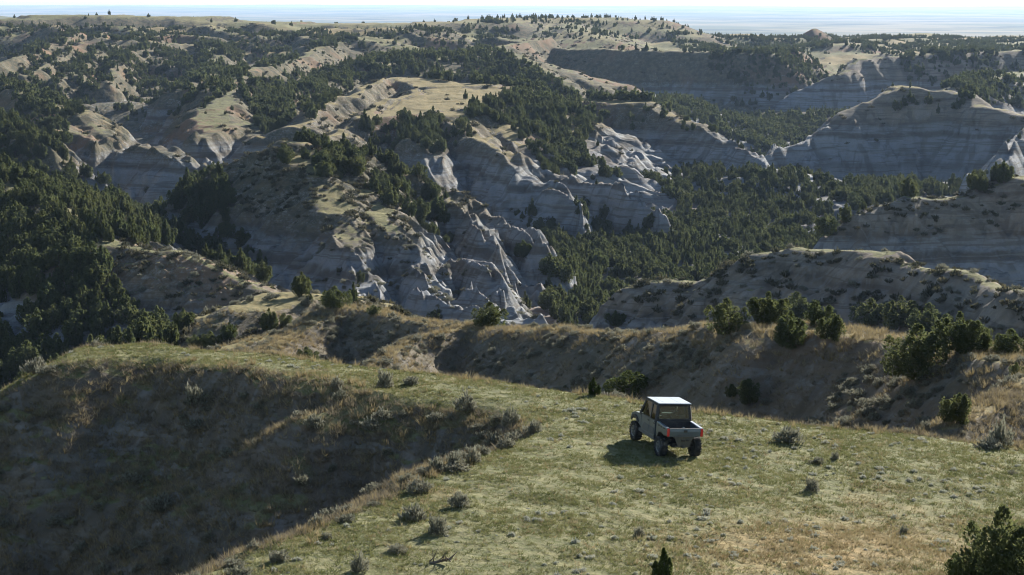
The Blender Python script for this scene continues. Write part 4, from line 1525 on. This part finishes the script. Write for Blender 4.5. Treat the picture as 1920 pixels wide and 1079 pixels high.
def quad_pane(bm, pts, th):
    n = (Vector(pts[1]) - Vector(pts[0])).cross(Vector(pts[2]) - Vector(pts[0])).normalized() * th
    hexa(bm, [tuple(Vector(p)) for p in pts] + [tuple(Vector(p) + n) for p in pts])


def build_vehicle():
    root = bpy.data.objects.new('utility_vehicle', None)
    COL.objects.link(root)
    tag(root, 'silver four-wheeled utility vehicle with cab and open cargo bed parked on the grass', 'vehicle')
    RAX, FAX, TR, TRACK = -1.22, 1.40, .365, .665

    def part(name, mat, fill, bevel=.015, parent=root, smooth=False, seg=2):
        bm = bmesh.new()
        fill(bm)
        for v in bm.verts:           # ride height and cab proportions
            z = v.co.z
            v.co.z = z + .06 if z < 1.13 else 1.19 + (z - 1.13) * .87
        return bm_obj(name, bm, mat, parent, bevel, smooth, seg)

    # frame, floor, belly
    part('chassis', V_BLACK, lambda b: (bx(b, -.36, .36, -1.55, 1.75, .34, .50), bx(b, -.66, .66, -.62, 1.02, .36, .48)))
    part('rocker_panel', V_TRIM, lambda b: bx(b, -.735, -.64, -.60, .98, .40, .52))
    part('rocker_panel', V_TRIM, lambda b: bx(b, .64, .735, -.60, .98, .40, .52))
    # cab tub: floor, firewall, rear wall
    part('cab_tub', V_BLACK, lambda b: (bx(b, -.66, .66, -.66, -.58, .48, 1.12), bx(b, -.66, .66, .98, 1.04, .48, 1.04), bx(b, -.62, .62, .82, .99, .82, 1.10)))
    # hood and front clip
    part('hood', V_PAINT, lambda b: prism(b, [(1.04, .62), (1.04, 1.09), (1.42, 1.03), (1.78, .93), (1.90, .80), (1.88, .58)], -.50, .50), .04)
    part('front_bumper', V_BLACK, lambda b: (bx(b, -.48, .48, 1.86, 1.97, .42, .60), bx(b, -.30, .30, 1.90, 1.99, .58, .78)), .02)
    for s in (-1, 1):
        part('headlight', V_CLEAR, lambda b: bx(b, s * .34 - .12, s * .34 + .12, 1.86, 1.925, .70, .80), .02)
        arch = [(FAX - .60, .60), (FAX - .60, 1.03), (FAX - .36, 1.07), (FAX, 1.04), (FAX + .34, .95), (FAX + .46, .82), (FAX + .40, .78)]
        arch += [(FAX + .42 * math.cos(t), .40 + .47 * math.sin(t)) for t in (.75, 1.1, 1.5708, 2.05, 2.5)]
        part('front_fender', V_PAINT, lambda b: prism(b, arch, s * .44, s * .735), .02)
        part('fender_flare', V_BLACK, lambda b: [bar(b, (s * .755, FAX + .44 * math.cos(t0), .40 + .49 * math.sin(t0)), (s * .755, FAX + .44 * math.cos(t0 + .36), .40 + .49 * math.sin(t0 + .36)), .035, .10) for t0 in np.arange(.65, 2.4, .36)], .0)
        # doors: front and narrow rear one, each with window and handle
        xs0, xs1 = s * .655, s * .725
        fd = part('door', V_PAINT, lambda b: prism(b, [(-.05, .52), (.80, .52), (.80, 1.03), (.78, 1.09), (-.05, 1.11)], xs0, xs1), .018)
        part('door_panel', V_TRIM, lambda b: prism(b, [(.02, .56), (.70, .56), (.48, .83), (.02, .83)], s * .724, s * .738), .008, fd)
        part('door_handle', V_BLACK, lambda b: bx(b, s * .722 - .02, s * .722 + .02, .0, .13, .985, 1.025), .006, fd)
        rd = part('door', V_PAINT, lambda b: prism(b, [(-.60, .60), (-.52, .52), (-.065, .52), (-.065, 1.11), (-.60, 1.11)], xs0, xs1), .018)
        part('door_panel', V_TRIM, lambda b: prism(b, [(-.52, .60), (-.10, .56), (-.10, .83), (-.50, .83)], s * .724, s * .738), .008, rd)
        part('door_handle', V_BLACK, lambda b: bx(b, s * .722 - .02, s * .722 + .02, -.55, -.43, .985, 1.025), .006, rd)
        part('window', V_GLASS, lambda b: quad_pane(b, [(s * .690, .02, 1.12), (s * .690, .78, 1.10), (s * .625, .54, 1.74), (s * .610, .02, 1.76)], .008 * s), .0, fd)
        part('window', V_GLASS, lambda b: quad_pane(b, [(s * .690, -.50, 1.12), (s * .690, -.10, 1.12), (s * .610, -.10, 1.76), (s * .610, -.46, 1.75)], .008 * s), .0, rd)
        # cab frame of one side
        def frame(b):
            bar(b, (s * .68, 1.04, 1.06), (s * .60, .60, 1.80), .075)
            bar(b, (s * .685, -.04, 1.08), (s * .605, -.04, 1.80), .085, .06)
            bar(b, (s * .685, -.60, 1.06), (s * .60, -.54, 1.80), .10, .11)
            bar(b, (s * .60, -.58, 1.785), (s * .60, .64, 1.785), .07)
            bar(b, (s * .69, -.62, 1.115), (s * .69, 1.0, 1.085), .055)
        part('cab_pillar', V_BLACK, frame, .012)
    # windscreen and rear window
    part('windscreen', V_GLASS, lambda b: quad_pane(b, [(-.64, 1.02, 1.08), (.64, 1.02, 1.08), (.57, .62, 1.76), (-.57, .62, 1.76)], .008), 0)
    part('rear_window', V_GLASS, lambda b: quad_pane(b, [(-.60, -.625, 1.20), (.60, -.625, 1.20), (.55, -.575, 1.74), (-.55, -.575, 1.74)], -.008), 0)
    part('rear_window_frame', V_BLACK, lambda b: (bar(b, (-.66, -.62, 1.16), (.66, -.62, 1.16), .08, .10), bar(b, (-.60, -.57, 1.775), (.60, -.57, 1.775), .07)), .01)
    part('windscreen_frame', V_BLACK, lambda b: (bar(b, (-.60, .61, 1.785), (.60, .61, 1.785), .07), bar(b, (-.66, 1.03, 1.08), (.66, 1.03, 1.08), .07)), .01)
    # roof of three pressed panels on a dark rim
    rf = part('roof', V_BLACK, lambda b: prism(b, [(-.66, 1.80), (.66, 1.79), (.70, 1.815), (.62, 1.845), (-.64, 1.86), (-.68, 1.83)], -.655, .655), .012)
    for x0, x1 in ((-.640, -.395), (-.385, .200), (.210, .640)):
        part('roof_panel', V_ROOF, lambda b: hexa(b, [(x0, -.665, 1.858), (x1, -.665, 1.858), (x1, .64, 1.842), (x0, .64, 1.842), (x0, -.655, 1.888), (x1, -.655, 1.888), (x1, .60, 1.868), (x0, .60, 1.868)]), .012, rf)
    # seats and steering wheel
    for y0 in (.12, -.48):
        for x0 in (-.36, .0, .36) if y0 < 0 else (-.34, .34):
            st = part('seat', V_SEAT, lambda b: (bx(b, x0 - .17, x0 + .17, y0, y0 + .42, .62, .76), hexa(b, [(x0 - .17, y0 - .02, .72), (x0 + .17, y0 - .02, .72), (x0 + .17, y0 + .10, .72), (x0 - .17, y0 + .10, .72), (x0 - .14, y0 - .10, 1.18), (x0 + .14, y0 - .10, 1.18), (x0 + .14, y0 - .02, 1.18), (x0 - .14, y0 - .02, 1.18)])), .03)
            part('headrest', V_SEAT, lambda b: bx(b, x0 - .10, x0 + .10, y0 - .10, y0 - .03, 1.21, 1.38), .025, st)

    def wheel_ring(b):
        c, k = Vector((-.34, .74, 1.16)), 16
        for i in range(k):
            p0, p1 = [c + Vector((.17 * math.cos(2 * math.pi * j / k), -.08 * math.sin(2 * math.pi * j / k) * .9, .15 * math.sin(2 * math.pi * j / k))) for j in (i, i + 1)]
            bar(b, p0, p1, .03)
        bar(b, c, c + Vector((0, .16, -.12)), .04)
    part('steering_wheel', V_BLACK, wheel_ring, 0)
    # cargo bed
    part('bed_floor', V_BLACK, lambda b: bx(b, -.62, .62, -1.74, -.70, .80, .85), .01)
    part('bed_front_wall', V_BLACK, lambda b: bx(b, -.69, .69, -.735, -.690, .80, 1.13), .01)
    for s in (-1, 1):
        sw = part('bed_side', V_PAINT, lambda b: prism(b, [(-1.76, .80), (-1.76, 1.075), (-.74, 1.115), (-.70, 1.10), (-.70, .72), (-.86, .70), (-.93, .78), (-1.22, .87), (-1.50, .80)], s * .625, s * .705), .015)
        part('bed_rail', V_ROOF if s > 0 else V_PAINT, lambda b: hexa(b, [(s * .60, -1.77, 1.078), (s * .715, -1.77, 1.078), (s * .715, -.74, 1.118), (s * .60, -.74, 1.118), (s * .61, -1.77, 1.105), (s * .705, -1.77, 1.105), (s * .705, -.74, 1.145), (s * .61, -.74, 1.145)]), .008, sw)  # right rail shares the glare-lightened roof paint, left keeps the body colour
        for k in range(3):
            part('tie_down_notch', V_BLACK, lambda b: bx(b, s * .700, s * .716, -1.52 + k * .26, -1.42 + k * .26, 1.01, 1.05), .004, sw)
        part('tail_light', V_RED, lambda b: bx(b, s * .655 - .045, s * .655 + .045, -1.815, -1.765, .80, 1.085), .012)
        part('rear_fender', V_STEEL, lambda b: prism(b, [(-.72, .42), (-.72, .76), (-.90, .84), (-1.22, .88), (-1.55, .80), (-1.50, .76), (-1.22, .82), (-.95, .77), (-.84, .60), (-.80, .42)], s * .52, s * .70), .01)
    tg = part('tailgate', V_PAINT, lambda b: prism(b, [(-1.765, .78), (-1.80, .80), (-1.812, .98), (-1.795, 1.085), (-1.755, 1.085), (-1.755, .78)], -.605, .605), .012)
    part('tailgate_recess', V_TRIM, lambda b: hexa(b, [(-.30, -1.825, .79), (.36, -1.825, .79), (.36, -1.80, .79), (-.30, -1.80, .79), (-.24, -1.825, .88), (.28, -1.825, .88), (.28, -1.80, .88), (-.24, -1.80, .88)]), .006, tg)
    part('tailgate_handle', V_BLACK, lambda b: (bx(b, -.055, .075, -1.835, -1.80, .955, 1.035), bx(b, -.03, .05, -1.842, -1.834, .985, 1.0)), .006, tg)
    part('tailgate_lip', V_BLACK, lambda b: bx(b, -.61, .61, -1.80, -1.75, 1.086, 1.10), .004, tg)
    # rear underside
    part('rear_bumper', V_STEEL, lambda b: (hexa(b, [(-.20, -1.72, .40), (.20, -1.72, .40), (.20, -1.66, .40), (-.20, -1.66, .40), (-.36, -1.76, .72), (.36, -1.76, .72), (.36, -1.70, .72), (-.36, -1.70, .72)]), bar(b, (-.40, -1.70, .76), (.40, -1.70, .76), .09)), .012)
    part('exhaust', V_BLACK, lambda b: (bar(b, (-.10, -1.765, .63), (.02, -1.765, .63), .05), bar(b, (.08, -1.765, .64), (.20, -1.765, .64), .05)), .01)
    part('hitch', V_STEEL, lambda b: (bx(b, -.06, .06, -1.80, -1.50, .36, .44), bar(b, (-.28, -1.60, .38), (.28, -1.60, .38), .06)), .008)

    def arms(b):
        for ax in (RAX, FAX):
            for s in (-1, 1):
                bar(b, (s * .22, ax - .12, .40), (s * .56, ax - .05, .35), .05)
                bar(b, (s * .22, ax + .12, .40), (s * .56, ax + .05, .35), .05)
                bar(b, (s * .25, ax, .55), (s * .55, ax, .48), .045)
                bar(b, (s * .40, ax + .06, .40), (s * .34, ax + .10, .78), .07)
            bar(b, (-.56, ax, TR), (.56, ax, TR), .045)
    part('suspension', V_STEEL, arms, 0)
    # wheels
    tyre_me = rim_me = None
    for ax in (RAX, FAX):
        for s in (-1, 1):
            w = bpy.data.objects.new('wheel', None)
            w.empty_display_size = .2
            COL.objects.link(w)
            w.parent = root
            w.location = (s * TRACK, ax, TR)
            w.rotation_euler = (0, 0, 0 if s > 0 else math.pi)
            if tyre_me is None:
                bm = bmesh.new()
                prof = [(-.085, .205), (-.125, .25), (-.135, .31), (-.115, .345), (0, .352), (.115, .345), (.135, .31), (.125, .25), (.085, .205)]
                K = 40
                ring = [[bm.verts.new((x, r * math.cos(2 * math.pi * k / K), r * math.sin(2 * math.pi * k / K))) for x, r in prof] for k in range(K)]
                for k in range(K):
                    for j in range(len(prof) - 1):
                        bm.faces.new((ring[k][j], ring[k][j + 1], ring[(k + 1) % K][j + 1], ring[(k + 1) % K][j]))
                for k in range(22):            # tread blocks
                    for (xa, xb, ph) in ((-.138, -.055, 0), (-.045, .045, .5), (.055, .138, 0)):
                        t0, t1 = 2 * math.pi * (k + ph) / 22, 2 * math.pi * (k + ph + .55) / 22
                        c = []
                        for r in (.335 if abs(xa + xb) > .05 else .345, .368):
                            for (x, t) in ((xa, t0), (xb, t0), (xb, t1), (xa, t1)):
                                c.append((x, r * math.cos(t), r * math.sin(t)))
                        hexa(bm, c)
                ty_o = bm_obj('tyre', bm, V_RUBBER, w)
                tyre_me = ty_o.data
                bm = bmesh.new()
                prof = [(-.08, .21), (.10, .21), (.125, .205), (.118, .185), (.06, .175), (.045, .06), (.06, .0)]
                ring = [[bm.verts.new((x, max(r, .004) * math.cos(2 * math.pi * k / K), max(r, .004) * math.sin(2 * math.pi * k / K))) for x, r in prof] for k in range(K)]
                for k in range(K):
                    for j in range(len(prof) - 1):
                        bm.faces.new((ring[k][j], ring[k][j + 1], ring[(k + 1) % K][j + 1], ring[(k + 1) % K][j]))
                for k in range(7):
                    t = 2 * math.pi * k / 7
                    for dt in (-.13, .13):
                        bar(bm, (.075, .05 * math.cos(t), .05 * math.sin(t)), (.105, .19 * math.cos(t + dt), .19 * math.sin(t + dt)), .03)
                ri_o = bm_obj('rim', bm, V_RIM, w)
                rim_me = ri_o.data
            else:
                for nm, me in (('tyre', tyre_me), ('rim', rim_me)):
                    o = bpy.data.objects.new(nm, me)
                    COL.objects.link(o)
                    o.parent = w
    return root


veh = build_vehicle()
YAW = math.radians(17.0)
fx, fy = -math.sin(YAW), math.cos(YAW)
def _gz(x, y):
    return -.07 * math.log1p(math.exp(x)) + .0
gxs = (_gz(VEH[0] + 1, VEH[1]) - _gz(VEH[0] - 1, VEH[1])) / 2
nz = Vector((-gxs, 0, 1)).normalized()
fw = Vector((fx, fy, 0))
fw = (fw - nz * fw.dot(nz)).normalized()
rt = fw.cross(nz)
veh.matrix_world = Matrix(((rt.x, fw.x, nz.x, VEH[0]), (rt.y, fw.y, nz.y, VEH[1]), (rt.z, fw.z, nz.z, float(ground(np.array([VEH[0]]), np.array([VEH[1]]))[0]) + .015), (0, 0, 0, 1)))

# pale folded sheet in the bed
bm = bmesh.new()
gridn = 9
vv = []
for i in range(gridn):
    for j in range(gridn):
        u, v_ = i / (gridn - 1) - .5, j / (gridn - 1) - .5
        hgt = max(0, .27 - .40 * abs(u) * 1.3 - .30 * abs(v_)) + .03 * math.sin(9 * u + 5 * v_) + .015 * math.cos(17 * v_)
        vv.append(bm.verts.new((u * .62, v_ * .5, max(hgt, .0))))
for i in range(gridn - 1):
    for j in range(gridn - 1):
        a = i * gridn + j
        bm.faces.new((vv[a], vv[a + gridn], vv[a + gridn + 1], vv[a + 1]))
bmesh.ops.solidify(bm, geom=bm.faces[:], thickness=.012)
sheet_o = bm_obj('folded_sheet', bm, V_SHEET, None)
sheet_o.matrix_world = veh.matrix_world @ Matrix.Translation((.06, -1.42, .855))
tag(sheet_o, 'pale crumpled sheet lying in the cargo bed of the utility vehicle', 'sheet')
